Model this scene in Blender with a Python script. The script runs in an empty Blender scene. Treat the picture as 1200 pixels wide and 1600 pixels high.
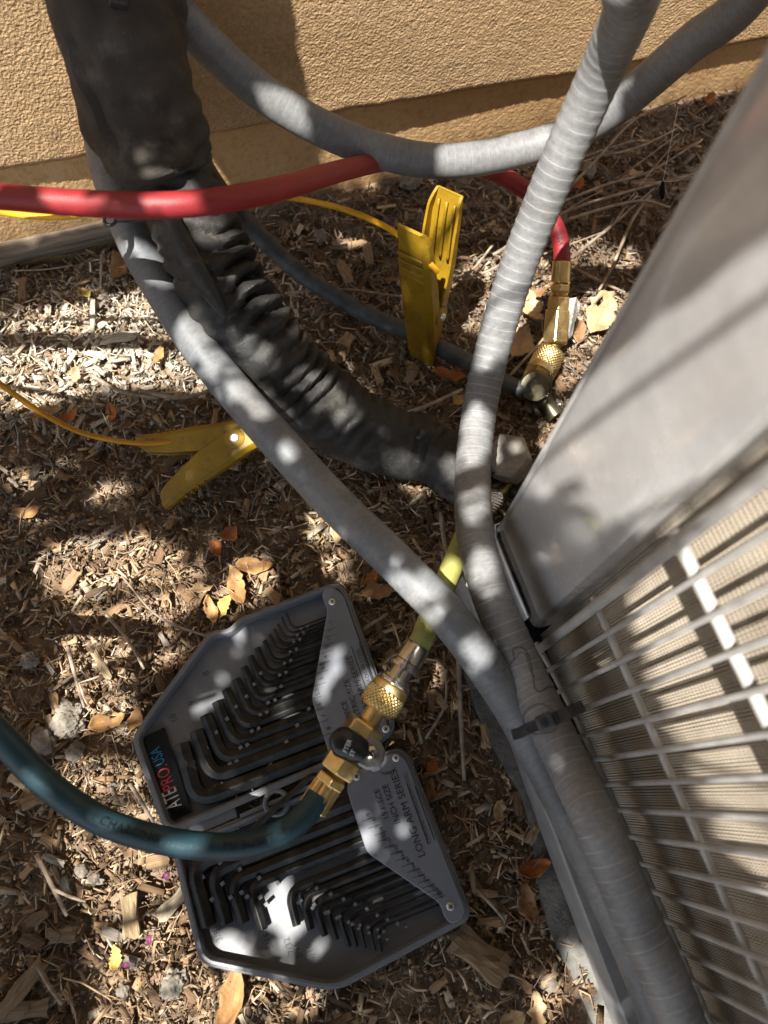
import bpy, bmesh, math, random
import numpy as np
from mathutils import Vector, Matrix, noise
RNG = random.Random(7); NP = np.random.default_rng(11)
scene = bpy.context.scene
COL = scene.collection
# ------------------------------------------------------------------ camera
F, H = 1200.0, 0.50                     # focal length in photo pixels, lens height above the mulch (m)
ROT = np.array([[0.950, 0.275, -0.148], [-0.309, 0.897, -0.318], [0.045, 0.347, 0.937]])
u_, _, v_ = np.linalg.svd(ROT); ROT = u_ @ v_
CAM = np.array([0, 0, H])
cd = bpy.data.cameras.new('camera'); cam = bpy.data.objects.new('camera', cd); COL.objects.link(cam)
m4 = Matrix([list(ROT[i]) + [CAM[i]] for i in range(3)] + [[0, 0, 0, 1]]); cam.matrix_world = m4
cd.sensor_fit = 'VERTICAL'; cd.sensor_height = 36; cd.sensor_width = 27; cd.lens = 27.0
cd.clip_start = 0.01; cd.clip_end = 200
cd.dof.use_dof = True; cd.dof.focus_distance = 0.48; cd.dof.aperture_fstop = 8.0
scene.camera = cam
# ------------------------------------------------------------------ sky, sun, exposure
SUN = Vector((-0.36, -0.17, 1.0)).normalized()      # towards the sun
w = bpy.data.worlds.new('World'); scene.world = w; w.use_nodes = True
nt = w.node_tree; bg = nt.nodes['Background']
sky = nt.nodes.new('ShaderNodeTexSky'); sky.sky_type = 'NISHITA'; sky.sun_disc = False
sky.sun_elevation = math.asin(SUN.z); sky.sun_rotation = math.radians(-115)
hs = nt.nodes.new('ShaderNodeHueSaturation'); hs.inputs['Saturation'].default_value = .45
nt.links.new(sky.outputs[0], hs.inputs['Color']); nt.links.new(hs.outputs[0], bg.inputs[0]); bg.inputs[1].default_value = 0.09
sl = bpy.data.lights.new('sun', 'SUN'); sl.energy = 5.0; sl.angle = math.radians(0.5); sl.color = (1, .95, .87)
so = bpy.data.objects.new('sun', sl); COL.objects.link(so); so.rotation_euler = SUN.to_track_quat('Z', 'Y').to_euler()
so.location = (-1, 0, 3)
vs = scene.view_settings; vs.view_transform = 'Standard'; vs.look = 'None'; vs.exposure = 1.45; vs.gamma = 1.0
vs.use_curve_mapping = False
scene.cycles.max_bounces = 6; scene.cycles.diffuse_bounces = 4; scene.cycles.glossy_bounces = 3; scene.cycles.transmission_bounces = 2

# ------------------------------------------------------------------ layout: photo pixel -> point in the place
def ray(u, v): return ROT @ np.array([u - 600, 800 - v, -F])
def at(u, v, z=0.0): r = ray(u, v); return Vector(CAM + r * ((z - H) / r[2]))
def atd(u, v, d): return Vector(CAM + ray(u, v) / F * d)
def atx(u, v, x): r = ray(u, v); return Vector(CAM + r * (x / r[0]))
def aty(u, v, y): r = ray(u, v); return Vector(CAM + r * (y / r[1]))
def proj(p):
    c = ROT.T @ (np.array(p) - CAM); return 600 + F * c[0] / -c[2], 800 - F * c[1] / -c[2]
def projn(P):
    c = (P - CAM) @ ROT; return 600 + F * c[:, 0] / -c[:, 2], 800 - F * c[:, 1] / -c[:, 2]
YW = 0.45       # face of the house wall
XF = 0.134      # face of the outdoor unit

# ------------------------------------------------------------------ materials
def mat(name, col, rough=.6, metal=0., spec=.5):
    m = bpy.data.materials.new(name); m.use_nodes = True
    b = m.node_tree.nodes['Principled BSDF']
    b.inputs['Base Color'].default_value = (*col, 1); b.inputs['Roughness'].default_value = rough
    b.inputs['Metallic'].default_value = metal; b.inputs['Specular IOR Level'].default_value = spec
    m.diffuse_color = (*col, 1)
    return m
class NT:
    def __init__(s, m): s.t = m.node_tree; s.b = s.t.nodes['Principled BSDF']
    def n(s, k, **kw):
        o = s.t.nodes.new(k)
        for a, v in kw.items(): setattr(o, a, v)
        return o
    def l(s, a, b): s.t.links.new(a, b)
    def noise(s, scale, detail=4, rough=.6, vec=None, dist=0.):
        o = s.n('ShaderNodeTexNoise'); o.inputs['Scale'].default_value = scale; o.inputs['Detail'].default_value = detail
        o.inputs['Roughness'].default_value = rough; o.inputs['Distortion'].default_value = dist
        s.l(vec if vec is not None else s.pos(), o.inputs['Vector']); return o.outputs['Fac']
    def pos(s):
        return s.n('ShaderNodeTexCoord').outputs['Object']
    def ramp(s, fac, stops):
        o = s.n('ShaderNodeValToRGB'); r = o.color_ramp
        while len(r.elements) < len(stops): r.elements.new(.5)
        for e, (p, c) in zip(r.elements, stops): e.position = p; e.color = (*c, 1) if len(c) == 3 else c
        s.l(fac, o.inputs[0]); return o.outputs[0]
    def math(s, op, a, b=None, c=None):
        o = s.n('ShaderNodeMath', operation=op)
        for i, v in enumerate((a, b, c)):
            if v is None: continue
            if isinstance(v, (int, float)): o.inputs[i].default_value = v
            else: s.l(v, o.inputs[i])
        return o.outputs[0]
    def mix(s, fac, a, b, mode='MIX'):
        o = s.n('ShaderNodeMix', data_type='RGBA', blend_type=mode)
        for i, v in ((0, fac), (6, a), (7, b)):
            if isinstance(v, (int, float)): o.inputs[i].default_value = v
            elif isinstance(v, tuple): o.inputs[i].default_value = (*v, 1)
            else: s.l(v, o.inputs[i])
        return o.outputs[2]
    def attr(s, name, out='Fac'): return s.n('ShaderNodeAttribute', attribute_name=name).outputs[out]
    def bump(s, h, strength=.5, dist=.001, prev=None):
        o = s.n('ShaderNodeBump'); o.inputs['Strength'].default_value = strength; o.inputs['Distance'].default_value = dist
        s.l(h, o.inputs['Height'])
        if prev is not None: s.l(prev, o.inputs['Normal'])
        return o.outputs[0]
    def set(s, **kw):
        for k, v in kw.items():
            i = s.b.inputs[k.replace('_', ' ')]
            if isinstance(v, (int, float)): i.default_value = v
            else: s.l(v, i)

def m_noise(name, c1, c2, scale, rough=.6, bump=.3, bscale=None, bdist=.0006, metal=0., lo=.35, hi=.65, spec=.5, rvar=0.):
    m = mat(name, c1, rough, metal, spec); t = NT(m)
    t.set(Base_Color=t.ramp(t.noise(scale), [(lo, c1), (hi, c2)]))
    if bump: t.set(Normal=t.bump(t.noise(bscale or scale * 4, 3), bump, bdist))
    if rvar: t.set(Roughness=t.math('MULTIPLY_ADD', t.noise(scale * 1.7, 5), rvar, rough - rvar / 2))
    return m
M = {}
# soil under the mulch
M['soil'] = m_noise('soil', (.12, .083, .055), (.28, .20, .13), 60, .95, .8, 350, .002)
# mulch: tint attribute per chip, grain along the chip
def wood(name, lo=.62, hi=1.2):
    m = mat(name, (.3, .22, .14), .88, spec=.25); t = NT(m)
    vec = t.n('ShaderNodeCombineXYZ'); t.l(t.math('MULTIPLY', t.attr('gu'), 90), vec.inputs[0]); t.l(t.math('MULTIPLY', t.attr('gv'), 1400), vec.inputs[1])
    t.l(t.attr('gw'), vec.inputs[2])
    g = t.noise(1.0, 4, .6, vec.outputs[0])
    gr = t.ramp(g, [(.25, (lo,) * 3), (.75, (hi,) * 3)])
    c = t.mix(1.0, t.attr('tint', 'Color'), gr, 'MULTIPLY')
    t.set(Base_Color=c, Normal=t.bump(g, .6, .0006)); return m
M['wood'] = wood('wood_chip', .42, 1.15); M['fibre'] = wood('dry_fibre', .8, 1.15)
# stucco
m = M['stucco'] = mat('stucco', (.5, .34, .18), .95, spec=.2); t = NT(m)
big = t.noise(6, 5, .6); fine = t.noise(560, 3, .6)
c = t.ramp(big, [(.3, (.47, .305, .155)), (.5, (.55, .37, .20)), (.72, (.60, .425, .25))])
c = t.mix(t.ramp(t.noise(3.2, 7, .72), [(.48, (0, 0, 0)), (.72, (.55, .55, .55))]), c, (.33, .22, .12))
c = t.mix(t.ramp(t.noise(19, 6, .75), [(.62, (0, 0, 0)), (.70, (.6, .6, .6))]), c, (.26, .18, .11))
c = t.mix(.55, c, t.ramp(t.noise(420, 2), [(.35, (.62, .60, .58)), (.62, (1, 1, 1))]), 'MULTIPLY')
vz = t.n('ShaderNodeTexVoronoi', feature='SMOOTH_F1'); vz.inputs['Scale'].default_value = 560; t.l(t.pos(), vz.inputs['Vector'])
t.set(Base_Color=c, Normal=t.bump(fine, 1.0, .0016, t.bump(vz.outputs['Distance'], .7, .0012)))
m = M['footing'] = mat('footing_paint', (.4, .25, .12), .95, spec=.2); t = NT(m)
c = t.ramp(t.noise(9, 6, .65), [(.3, (.46, .28, .13)), (.55, (.55, .355, .175)), (.75, (.60, .42, .23))])
c = t.mix(.5, c, t.ramp(t.noise(180, 3), [(.3, (.55, .5, .45)), (.5, (1, 1, 1))]), 'MULTIPLY')
t.set(Base_Color=c, Normal=t.bump(t.noise(330, 4), .7, .0015))
m = M['footbase'] = mat('bare_footing', (.2, .16, .12), .95, spec=.2); t = NT(m)
mp = t.n('ShaderNodeMapping'); mp.inputs['Scale'].default_value = (18, 160, 220); t.l(t.pos(), mp.inputs[0])
g = t.noise(1, 5, .6, mp.outputs[0]); t.set(Base_Color=t.ramp(g, [(.3, (.10, .075, .055)), (.7, (.30, .24, .18))]), Normal=t.bump(g, .8, .003))
# grey flexible conduit: rings from the seam of the jacket, dust, scuffs
def conduit_mat(name, base, line, pitch, dust=.5, lw=.12):
    m = mat(name, base, .5, spec=.4); t = NT(m)
    mp = t.math('ADD', t.attr('pu'), t.math('MULTIPLY', t.noise(40, 2), .0012))
    fr = t.math('FRACT', t.math('DIVIDE', mp, pitch))
    ln = t.math('LESS_THAN', fr, lw)
    brk = t.ramp(t.noise(45, 3), [(.38, (0, 0, 0)), (.52, (1, 1, 1))])
    lnf = t.math('MULTIPLY', t.math('MULTIPLY', ln, brk), .40)
    d = t.noise(28, 6, .7)
    c = t.ramp(d, [(.3, tuple(x * .78 for x in base)), (.5, base), (.72, tuple(min(1, x * 1.35) for x in base))])
    sp = t.ramp(t.noise(1100, 3, .6), [(.70, (0, 0, 0)), (.78, (1, 1, 1))])
    c = t.mix(t.math('MULTIPLY', sp, dust * .6), c, (.45, .44, .41))
    sm = t.ramp(t.noise(16, 5, .7), [(.50, (0, 0, 0)), (.75, (1, 1, 1))])
    c = t.mix(t.math('MULTIPLY', sm, .25 + dust * .5), c, (.30, .275, .235))
    av = t.n('ShaderNodeCombineXYZ'); t.l(t.math('MULTIPLY', t.attr('pu'), 600), av.inputs[0]); t.l(t.math('MULTIPLY', t.attr('pv'), 3), av.inputs[1])
    sc = t.ramp(t.noise(1, 4, .6, av.outputs[0]), [(.3, (.72, .72, .72)), (.65, (1.1, 1.1, 1.1))])
    c = t.mix(.7, c, sc, 'MULTIPLY')
    dk = t.ramp(t.noise(38, 5, .7), [(.60, (0, 0, 0)), (.70, (1, 1, 1))])
    c = t.mix(t.math('MULTIPLY', dk, .45), c, (.06, .055, .05))
    c = t.mix(lnf, c, line)
    t.set(Base_Color=c, Roughness=t.math('MULTIPLY_ADD', d, .3, .35), Normal=t.bump(t.noise(500, 3), .25, .0004)); return m
M['conduitA'] = conduit_mat('grey_conduit_jacket', (.155, .158, .162), (.21, .21, .21), .0055, .35)
M['conduitB'] = conduit_mat('grey_ringed_conduit_jacket', (.175, .178, .182), (.40, .40, .39), .0062, .25, .10)
M['conduitC'] = conduit_mat('blue_grey_conduit_jacket', (.125, .133, .142), (.15, .157, .165), .004, .8, .2)
# black insulation
m = M['foam'] = mat('black_insulation', (.02, .02, .02), .55, spec=.45); t = NT(m)
d = t.noise(22, 7, .7); c = t.ramp(d, [(.4, (.010, .010, .010)), (.56, (.022, .021, .020)), (.74, (.115, .107, .095))])
sp = t.ramp(t.noise(300, 5, .7), [(.58, (0, 0, 0)), (.74, (1, 1, 1))])
c = t.mix(t.math('MULTIPLY', sp, .30), c, (.20, .19, .17))
t.set(Base_Color=c, Roughness=t.ramp(d, [(.4, (.50,) * 3), (.7, (.85,) * 3)]), Normal=t.bump(t.noise(160, 5, .7), .45, .0015))
m = M['foam_old'] = mat('faded_insulation', (.04, .035, .03), .75, spec=.3); t = NT(m)
d = t.noise(20, 7, .72); c = t.ramp(d, [(.36, (.022, .019, .016)), (.58, (.046, .040, .034)), (.76, (.12, .107, .09))])
ws = t.ramp(t.noise(45, 6, .75), [(.64, (0, 0, 0)), (.70, (1, 1, 1))])
c = t.mix(t.math('MULTIPLY', ws, .5), c, (.42, .40, .36))
t.set(Base_Color=c, Normal=t.bump(t.noise(200, 5, .7), .5, .0012))
M['tape'] = m_noise('black_tape', (.018, .018, .02), (.05, .05, .05), 60, .45, .3)
def rubber(name, c, rough=.42):
    m = mat(name, c, rough, spec=.5); t = NT(m); d = t.noise(45, 5, .65)
    t.set(Base_Color=t.ramp(d, [(.35, tuple(x * .8 for x in c)), (.6, c), (.8, tuple(min(1, x * 1.25 + .015) for x in c))]),
          Roughness=t.math('MULTIPLY_ADD', d, .25, rough - .1), Normal=t.bump(t.noise(900, 2), .35, .0004)); return m
M['red'] = rubber('red_rubber', (.24, .014, .018), .52); M['teal'] = rubber('teal_rubber', (.009, .040, .055), .46)
M['yelhose'] = rubber('yellow_green_hose', (.34, .335, .10), .42); M['lead'] = rubber('yellow_cable_jacket', (.75, .38, .012), .35)
M['orangelead'] = rubber('orange_cable_jacket', (.55, .25, .012), .38)
m = M['clamp'] = mat('yellow_clamp_plastic', (.5, .3, .01), .45); t = NT(m)
c = t.ramp(t.noise(35, 6, .7), [(.32, (.16, .095, .006)), (.52, (.28, .165, .008)), (.75, (.36, .22, .014))])
c = t.mix(t.ramp(t.noise(90, 6, .75), [(.55, (0, 0, 0)), (.72, (.75, .75, .75))]), c, (.10, .07, .03))
t.set(Base_Color=c, Normal=t.bump(t.noise(420, 3), .25, .0004))
m = M['brass'] = mat('brass', (.62, .43, .13), .28, 1.0); t = NT(m)
d = t.noise(150, 5, .65); t.set(Base_Color=t.ramp(d, [(.35, (.58, .42, .17)), (.6, (.74, .57, .27)), (.8, (.80, .66, .38))]), Roughness=t.math('MULTIPLY_ADD', d, .3, .2), Normal=t.bump(t.noise(600, 3), .12, .0003))
m = M['oldbrass'] = mat('tarnished_brass', (.3, .22, .09), .45, 1.0); t = NT(m)
d = t.noise(90, 5, .65); t.set(Base_Color=t.ramp(d, [(.35, (.16, .12, .05)), (.7, (.36, .26, .10))]), Roughness=t.math('MULTIPLY_ADD', d, .3, .35))
m = M['darkbrass'] = mat('dark_valve_brass', (.09, .085, .06), .4, .8); t = NT(m)
t.set(Base_Color=t.ramp(t.noise(70, 5), [(.35, (.035, .04, .03)), (.7, (.16, .145, .09))]))
M['steel'] = m_noise('bright_steel', (.46, .43, .39), (.60, .57, .52), 120, .22, .04, metal=1.0)
M['zinc'] = m_noise('zinc_casting', (.18, .18, .18), (.30, .30, .29), 160, .5, .4, metal=.8)
M['capsteel'] = m_noise('dull_plated_steel', (.20, .185, .16), (.33, .31, .27), 130, .7, .35, metal=.2)
M['white_screw'] = mat('nickel_screw', (.75, .75, .73), .3, .7)
m = M['case'] = mat('grey_case_plastic', (.06, .065, .075), .4); t = NT(m)
d = t.noise(24, 6, .7); c = t.ramp(d, [(.35, (.105, .113, .127)), (.6, (.135, .143, .16)), (.8, (.20, .205, .22))])
c = t.mix(t.math('MULTIPLY', t.ramp(t.noise(500, 2), [(.68, (0, 0, 0)), (.74, (1, 1, 1))]), .35), c, (.3, .28, .25))
t.set(Base_Color=c, Roughness=t.math('MULTIPLY_ADD', d, .3, .28), Normal=t.bump(t.noise(1500, 2), .2, .0002))
m = M['plate'] = mat('grey_plate_plastic', (.075, .085, .10), .36); t = NT(m)
d = t.noise(30, 6, .7); t.set(Base_Color=t.ramp(d, [(.35, (.125, .137, .16)), (.62, (.155, .168, .195)), (.82, (.22, .222, .23))]), Roughness=t.math('MULTIPLY_ADD', d, .35, .22), Normal=t.bump(t.noise(1500, 2), .15, .0002))
M['clip'] = mat('light_grey_clip', (.12, .125, .135), .5)
M['ink'] = mat('black_print', (.008, .008, .01), .5); M['faintink'] = mat('worn_print', (.04, .043, .05), .5)
M['sticker'] = mat('glossy_black_sticker', (.008, .008, .010), .12)
M['p_white'] = mat('white_print', (.7, .68, .64), .4); M['p_red'] = mat('red_print', (.72, .06, .09), .4); M['p_blue'] = mat('blue_print', (.02, .24, .55), .4)
m = M['key'] = mat('black_oxide_steel', (.03, .03, .03), .3, .6); t = NT(m)
d = t.noise(110, 5, .65); t.set(Base_Color=t.ramp(d, [(.4, (.012, .012, .012)), (.75, (.05, .047, .042))]), Roughness=t.math('MULTIPLY_ADD', d, .3, .32))
M['lever'] = mat('black_dipped_vinyl', (.008, .008, .009), .32); M['print_w'] = mat('pale_print', (.6, .6, .58), .5)
M['ziptie'] = m_noise('black_nylon', (.012, .012, .014), (.04, .04, .045), 200, .42, .2)
# outdoor unit
m = M['panel'] = mat('galvanised_panel', (.5, .5, .5), .22, .5); t = NT(m)
mp = t.n('ShaderNodeMapping'); mp.inputs['Scale'].default_value = (60, 260, 22); t.l(t.pos(), mp.inputs[0])
d = t.noise(1, 5, .6, mp.outputs[0]); d2 = t.noise(14, 6, .7)
t.set(Base_Color=t.ramp(d2, [(.3, (.52, .52, .525)), (.7, (.64, .64, .64))]), Roughness=t.math('ADD', t.math('MULTIPLY_ADD', d, .04, .16), t.math('MULTIPLY', d2, .16)), Metallic=t.ramp(d2, [(.35, (.42,) * 3), (.75, (.28,) * 3)]), Specular_IOR_Level=.9, Normal=t.bump(d, .03, .0005)); t.set(Coat_Weight=.7, Coat_Roughness=.07)
M['wire'] = m_noise('grey_wire_coating', (.30, .295, .285), (.43, .42, .405), 60, .38, .15)
M['pan'] = m_noise('grey_pan_paint', (.17, .175, .18), (.26, .26, .255), 45, .5, .25, 600, .0004)
m = M['fin'] = mat('dusty_coil_fin', (.36, .31, .25), .8, .1); t = NT(m)
t.set(Base_Color=t.ramp(t.noise(30, 5, .65), [(.3, (.42, .36, .285)), (.7, (.60, .53, .43))]))
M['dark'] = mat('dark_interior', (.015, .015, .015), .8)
M['concrete'] = m_noise('concrete', (.075, .073, .068), (.20, .19, .17), 40, .92, .8, 260, .0015)
# litter
def leafmat(name, a, b, c):
    m = mat(name, b, .6, spec=.35); t = NT(m)
    col = t.ramp(t.noise(65, 6, .7), [(.3, a), (.5, b), (.72, c)])
    ve = t.math('ABSOLUTE', t.attr('gv')); rib = t.math('LESS_THAN', ve, .035)
    col = t.mix(t.math('MULTIPLY', rib, .45), col, tuple(x * .5 for x in b))
    t.set(Base_Color=col, Normal=t.bump(t.noise(210, 4), .5, .0008)); t.set(Transmission_Weight=0.0)
    return m
M['leaf_orange'] = leafmat('dry_orange_leaf', (.15, .075, .028), (.31, .17, .065), (.43, .27, .12))
M['leaf_brown'] = leafmat('dry_brown_leaf', (.10, .05, .022), (.22, .12, .055), (.32, .20, .10))
M['leaf_rust'] = leafmat('rust_leaf', (.14, .045, .012), (.30, .10, .025), (.42, .17, .05))
M['leaf_tan'] = leafmat('pale_tan_leaf', (.26, .17, .09), (.42, .29, .16), (.55, .41, .25))
M['leaf_yellow'] = leafmat('yellowed_leaf', (.22, .15, .04), (.40, .28, .08), (.50, .38, .15))
M['stone'] = m_noise('crumbly_stone', (.12, .105, .085), (.27, .24, .195), 130, .95, .9, 500, .0015)
M['pebble'] = m_noise('pebble', (.12, .10, .08), (.23, .19, .155), 110, .85, .4, 500, .0006)
M['twig'] = m_noise('grey_twig_bark', (.17, .13, .095), (.36, .29, .22), 120, .9, .6, 700, .0006)
M['petal'] = mat('magenta_petal', (.14, .015, .085), .6)
M['web'] = mat('pale_silk', (.75, .73, .70), .5); M['hair'] = mat('dark_fibre_strand', (.012, .010, .009), .5)
M['whiteplastic'] = mat('white_plastic', (.75, .75, .74), .4)
M['bark'] = m_noise('shrub_bark', (.08, .06, .045), (.18, .14, .10), 40, .9, .6)
m = M['foliage'] = mat('shrub_leaf', (.07, .11, .035), .5)

# ------------------------------------------------------------------ mesh helpers
def link(name, me, mat_, parent=None):
    o = bpy.data.objects.new(name, me); COL.objects.link(o)
    if mat_ is not None: me.materials.append(mat_)
    if parent is not None: o.parent = parent
    return o
def mesh(name, V, Fc, mat_, parent=None, smooth=False, attrs=None, angle=None):
    me = bpy.data.meshes.new(name); me.from_pydata([tuple(v) for v in V], [], Fc); me.validate()
    if attrs:
        for k, vals in attrs.items():
            a = me.attributes.new(k, 'FLOAT', 'POINT'); a.data.foreach_set('value', np.asarray(vals, np.float32))
    if smooth:
        me.polygons.foreach_set('use_smooth', [True] * len(me.polygons))
        if angle: 
            me.set_sharp_from_angle(angle=math.radians(angle))
    me.update()
    return link(name, me, mat_, parent)
def thing(name, label, cat, loc=(0, 0, 0), group=None):
    o = bpy.data.objects.new(name, None); COL.objects.link(o); o.location = loc; o.empty_display_size = .02
    return tag(o, label, cat, group)
def tag(o, label=None, cat=None, group=None, kind=None):
    if label: o['label'] = label
    if cat: o['category'] = cat
    if group: o['group'] = group
    if kind: o['kind'] = kind
    return o
def par(o, root):
    # part keeps its place in the world under a root that stands at the thing's base
    o.parent = root
    if root.type == 'EMPTY': o.matrix_parent_inverse = Matrix.Translation(-Vector(root.location))
    return o
def adopt(root, *objs):
    for o in objs: par(o, root)
    return root
def catmull(P, step):
    P = [Vector(p) for p in P]; P = [P[0] * 2 - P[1]] + P + [P[-1] * 2 - P[-2]]
    out = []
    for i in range(1, len(P) - 2):
        a, b, c, d = P[i - 1:i + 3]; n = max(2, int((c - b).length / step))
        for k in range(n):
            t = k / n
            out.append(.5 * ((2 * b) + (c - a) * t + (2 * a - 5 * b + 4 * c - d) * t * t + (3 * b - a - 3 * c + d) * t ** 3))
    out.append(P[-2]); return out
def frames(P):
    T = []
    for i in range(len(P)):
        a = P[max(0, i - 1)]; b = P[min(len(P) - 1, i + 1)]; T.append((b - a).normalized())
    n = T[0].orthogonal().normalized(); N = []
    up = Vector((0, 0, 1))
    n = (up - T[0] * up.dot(T[0]))
    n = n.normalized() if n.length > .05 else T[0].orthogonal().normalized()
    for t in T:
        n = (n - t * n.dot(t)).normalized(); N.append(n)
    return T, N
def tube(name, P, r, mat_, parent=None, seg=16, step=.004, rf=None, cap=True, smooth=True, raw=False):
    """swept tube; r number or list per control point; rf(s,theta,f)->extra radius"""
    Q = P if raw else catmull(P, step)
    Q = [Vector(q) for q in Q]
    T, N = frames(Q); V = []; Fc = []; pu = []; pv = []; L = 0
    n = len(Q)
    for i, q in enumerate(Q):
        if i: L += (q - Q[i - 1]).length
        b = T[i].cross(N[i]); f = i / (n - 1)
        if isinstance(r, (int, float)): rr = r
        else:
            x = f * (len(r) - 1); k = min(int(x), len(r) - 2); rr = r[k] + (r[k + 1] - r[k]) * (x - k)
        for j in range(seg):
            th = 2 * math.pi * j / seg
            rad = rr + (rf(L, th, f) if rf else 0)
            V.append(q + (N[i] * math.cos(th) + b * math.sin(th)) * rad); pu.append(L); pv.append(th)
    for i in range(n - 1):
        for j in range(seg):
            a = i * seg + j; c = i * seg + (j + 1) % seg
            Fc.append((a, c, c + seg, a + seg))
    if cap: Fc.append(tuple(range(seg))[::-1]); Fc.append(tuple(range((n - 1) * seg, n * seg)))
    o = mesh(name, V, Fc, mat_, parent, smooth, dict(pu=pu, pv=pv), 50 if seg > 8 else None)
    return o
def lathe(name, A, B, prof, mat_, seg=24, phase=0., smooth=True, up=None, rfn=None, ang=35):
    """profile [(t 0..1 along A->B, radius)]; closed ends"""
    A = Vector(A); B = Vector(B); d = (B - A); L = d.length; d.normalize()
    n = (Vector(up) if up else Vector((0, 0, 1))); n = n - d * n.dot(d)
    n = n.normalized() if n.length > .05 else d.orthogonal().normalized()
    b = d.cross(n); V = []; Fc = []
    for (t, r) in prof:
        for j in range(seg):
            th = phase + 2 * math.pi * j / seg
            rr = r + (rfn(t * L, th) if rfn else 0)
            V.append(A + d * (t * L) + (n * math.cos(th) + b * math.sin(th)) * rr)
    k = len(prof)
    for i in range(k - 1):
        for j in range(seg):
            a = i * seg + j; c = i * seg + (j + 1) % seg; Fc.append((a, c, c + seg, a + seg))
    Fc.append(tuple(range(seg))[::-1]); Fc.append(tuple(range((k - 1) * seg, k * seg)))
    return mesh(name, V, Fc, mat_, None, smooth, None, ang)
def hexnut(name, A, B, r, mat_, chamfer=.12, phase=0.):
    o = lathe(name, A, B, [(0, r * .9), (chamfer, r), (1 - chamfer, r), (1, r * .9)], mat_, 6, phase, smooth=False)
    bevel(o, .0004, 1); return o
def bevel(o, w, s=2, ang=30):
    m = o.modifiers.new('bevel', 'BEVEL'); m.width = w; m.segments = s; m.limit_method = 'ANGLE'; m.angle_limit = math.radians(ang); return o
def knurl(name, A, B, r, mat_, amp=.0007, n=22):
    A = Vector(A); B = Vector(B); L = (B - A).length
    k = n / r
    rows = 26; prof = [(0, r * .9)] + [(.04 + .92 * i / rows, r) for i in range(rows + 1)] + [(1, r * .9)]
    def rf(s, th):
        e = min(1, max(0, min(s, L - s) / (L * .10) - .5))
        return amp * (abs(math.sin((n * th + k * s) / 2)) * abs(math.sin((n * th - k * s) / 2)) * 2 - .6) * e
    return lathe(name, A, B, prof, mat_, n * 8, rfn=rf, ang=60)
def box(name, c, size, mat_, parent=None, rot=None, bev=0.):
    x, y, z = (s / 2 for s in size)
    V = [Vector((a, b, d)) for a in (-x, x) for b in (-y, y) for d in (-z, z)]
    if rot is not None: V = [rot @ v for v in V]
    V = [v + Vector(c) for v in V]
    Fc = [(0, 1, 3, 2), (4, 6, 7, 5), (0, 4, 5, 1), (2, 3, 7, 6), (0, 2, 6, 4), (1, 5, 7, 3)]
    o = mesh(name, V, Fc, mat_, parent)
    if bev: bevel(o, bev, 2)
    return o
def ccw(P): 
    a = sum(P[i].x * P[(i + 1) % len(P)].y - P[(i + 1) % len(P)].x * P[i].y for i in range(len(P)))
    return P if a > 0 else P[::-1]
def rounded(P, r, k=5):
    out = []
    n = len(P)
    for i in range(n):
        a, b, c = P[i - 1], P[i], P[(i + 1) % n]
        d1 = (a - b); d2 = (c - b); l = min(r, d1.length * .45, d2.length * .45)
        p = b + d1.normalized() * l; q = b + d2.normalized() * l
        for j in range(k + 1):
            t = j / k; out.append(p * (1 - t) ** 2 + b * 2 * t * (1 - t) + q * t * t)
    return out
def inset(P, d):
    n = len(P); out = []
    for i in range(n):
        a, b, c = P[i - 1], P[i], P[(i + 1) % n]
        e1 = (b - a).normalized(); e2 = (c - b).normalized()
        n1 = Vector((-e1.y, e1.x, 0)); n2 = Vector((-e2.y, e2.x, 0)); m_ = (n1 + n2)
        m_ = m_.normalized() if m_.length > 1e-6 else n1
        out.append(b + m_ * (d / max(.4, m_.dot(n1))))
    return out
def prism(name, P, z0, z1, mat_, parent=None, bev=0.):
    P = ccw(P); n = len(P)
    V = [Vector((p.x, p.y, z1)) for p in P] + [Vector((p.x, p.y, z0)) for p in P]
    Fc = [tuple(range(n)), tuple(range(2 * n - 1, n - 1, -1))] + [(i, i + n, (i + 1) % n + n, (i + 1) % n) for i in range(n)]
    o = mesh(name, V, Fc, mat_, parent)
    if bev: bevel(o, bev, 2)
    return o
def ring(name, P, steps, mat_):
    """closed rim: list of (inset, z) loops lofted and closed into a solid"""
    P = ccw(P); n = len(P); V = []; Fc = []
    for d, z in steps:
        V += [Vector((p.x, p.y, z)) for p in inset(P, d)]
    k = len(steps)
    for i in range(k):
        for j in range(n):
            a = i * n + j; b = i * n + (j + 1) % n; c = ((i + 1) % k) * n + (j + 1) % n; e = ((i + 1) % k) * n + j
            Fc.append((a, b, c, e))
    return mesh(name, V, Fc, mat_, None, True, None, 40)
_tc = {}
def text_mesh(body, size):
    cu = bpy.data.curves.new('lettering', 'FONT'); cu.body = body; cu.size = size; cu.align_x = 'CENTER'; cu.align_y = 'CENTER'; cu.resolution_u = 3
    o = bpy.data.objects.new('lettering', cu); me = bpy.data.meshes.new_from_object(o)
    bpy.data.objects.remove(o); bpy.data.curves.remove(cu); return me
def text(body, C, X, Y, size, mat_, root, bold=0., name='lettering', sx=1.):
    me = text_mesh(body, size); X = Vector(X).normalized(); Y = Vector(Y); Y = (Y - X * Y.dot(X)).normalized()
    for v in me.vertices: v.co = Vector(C) + X * (v.co.x * sx) + Y * v.co.y
    o = link(name, me, mat_); par(o, root); return o
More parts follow.
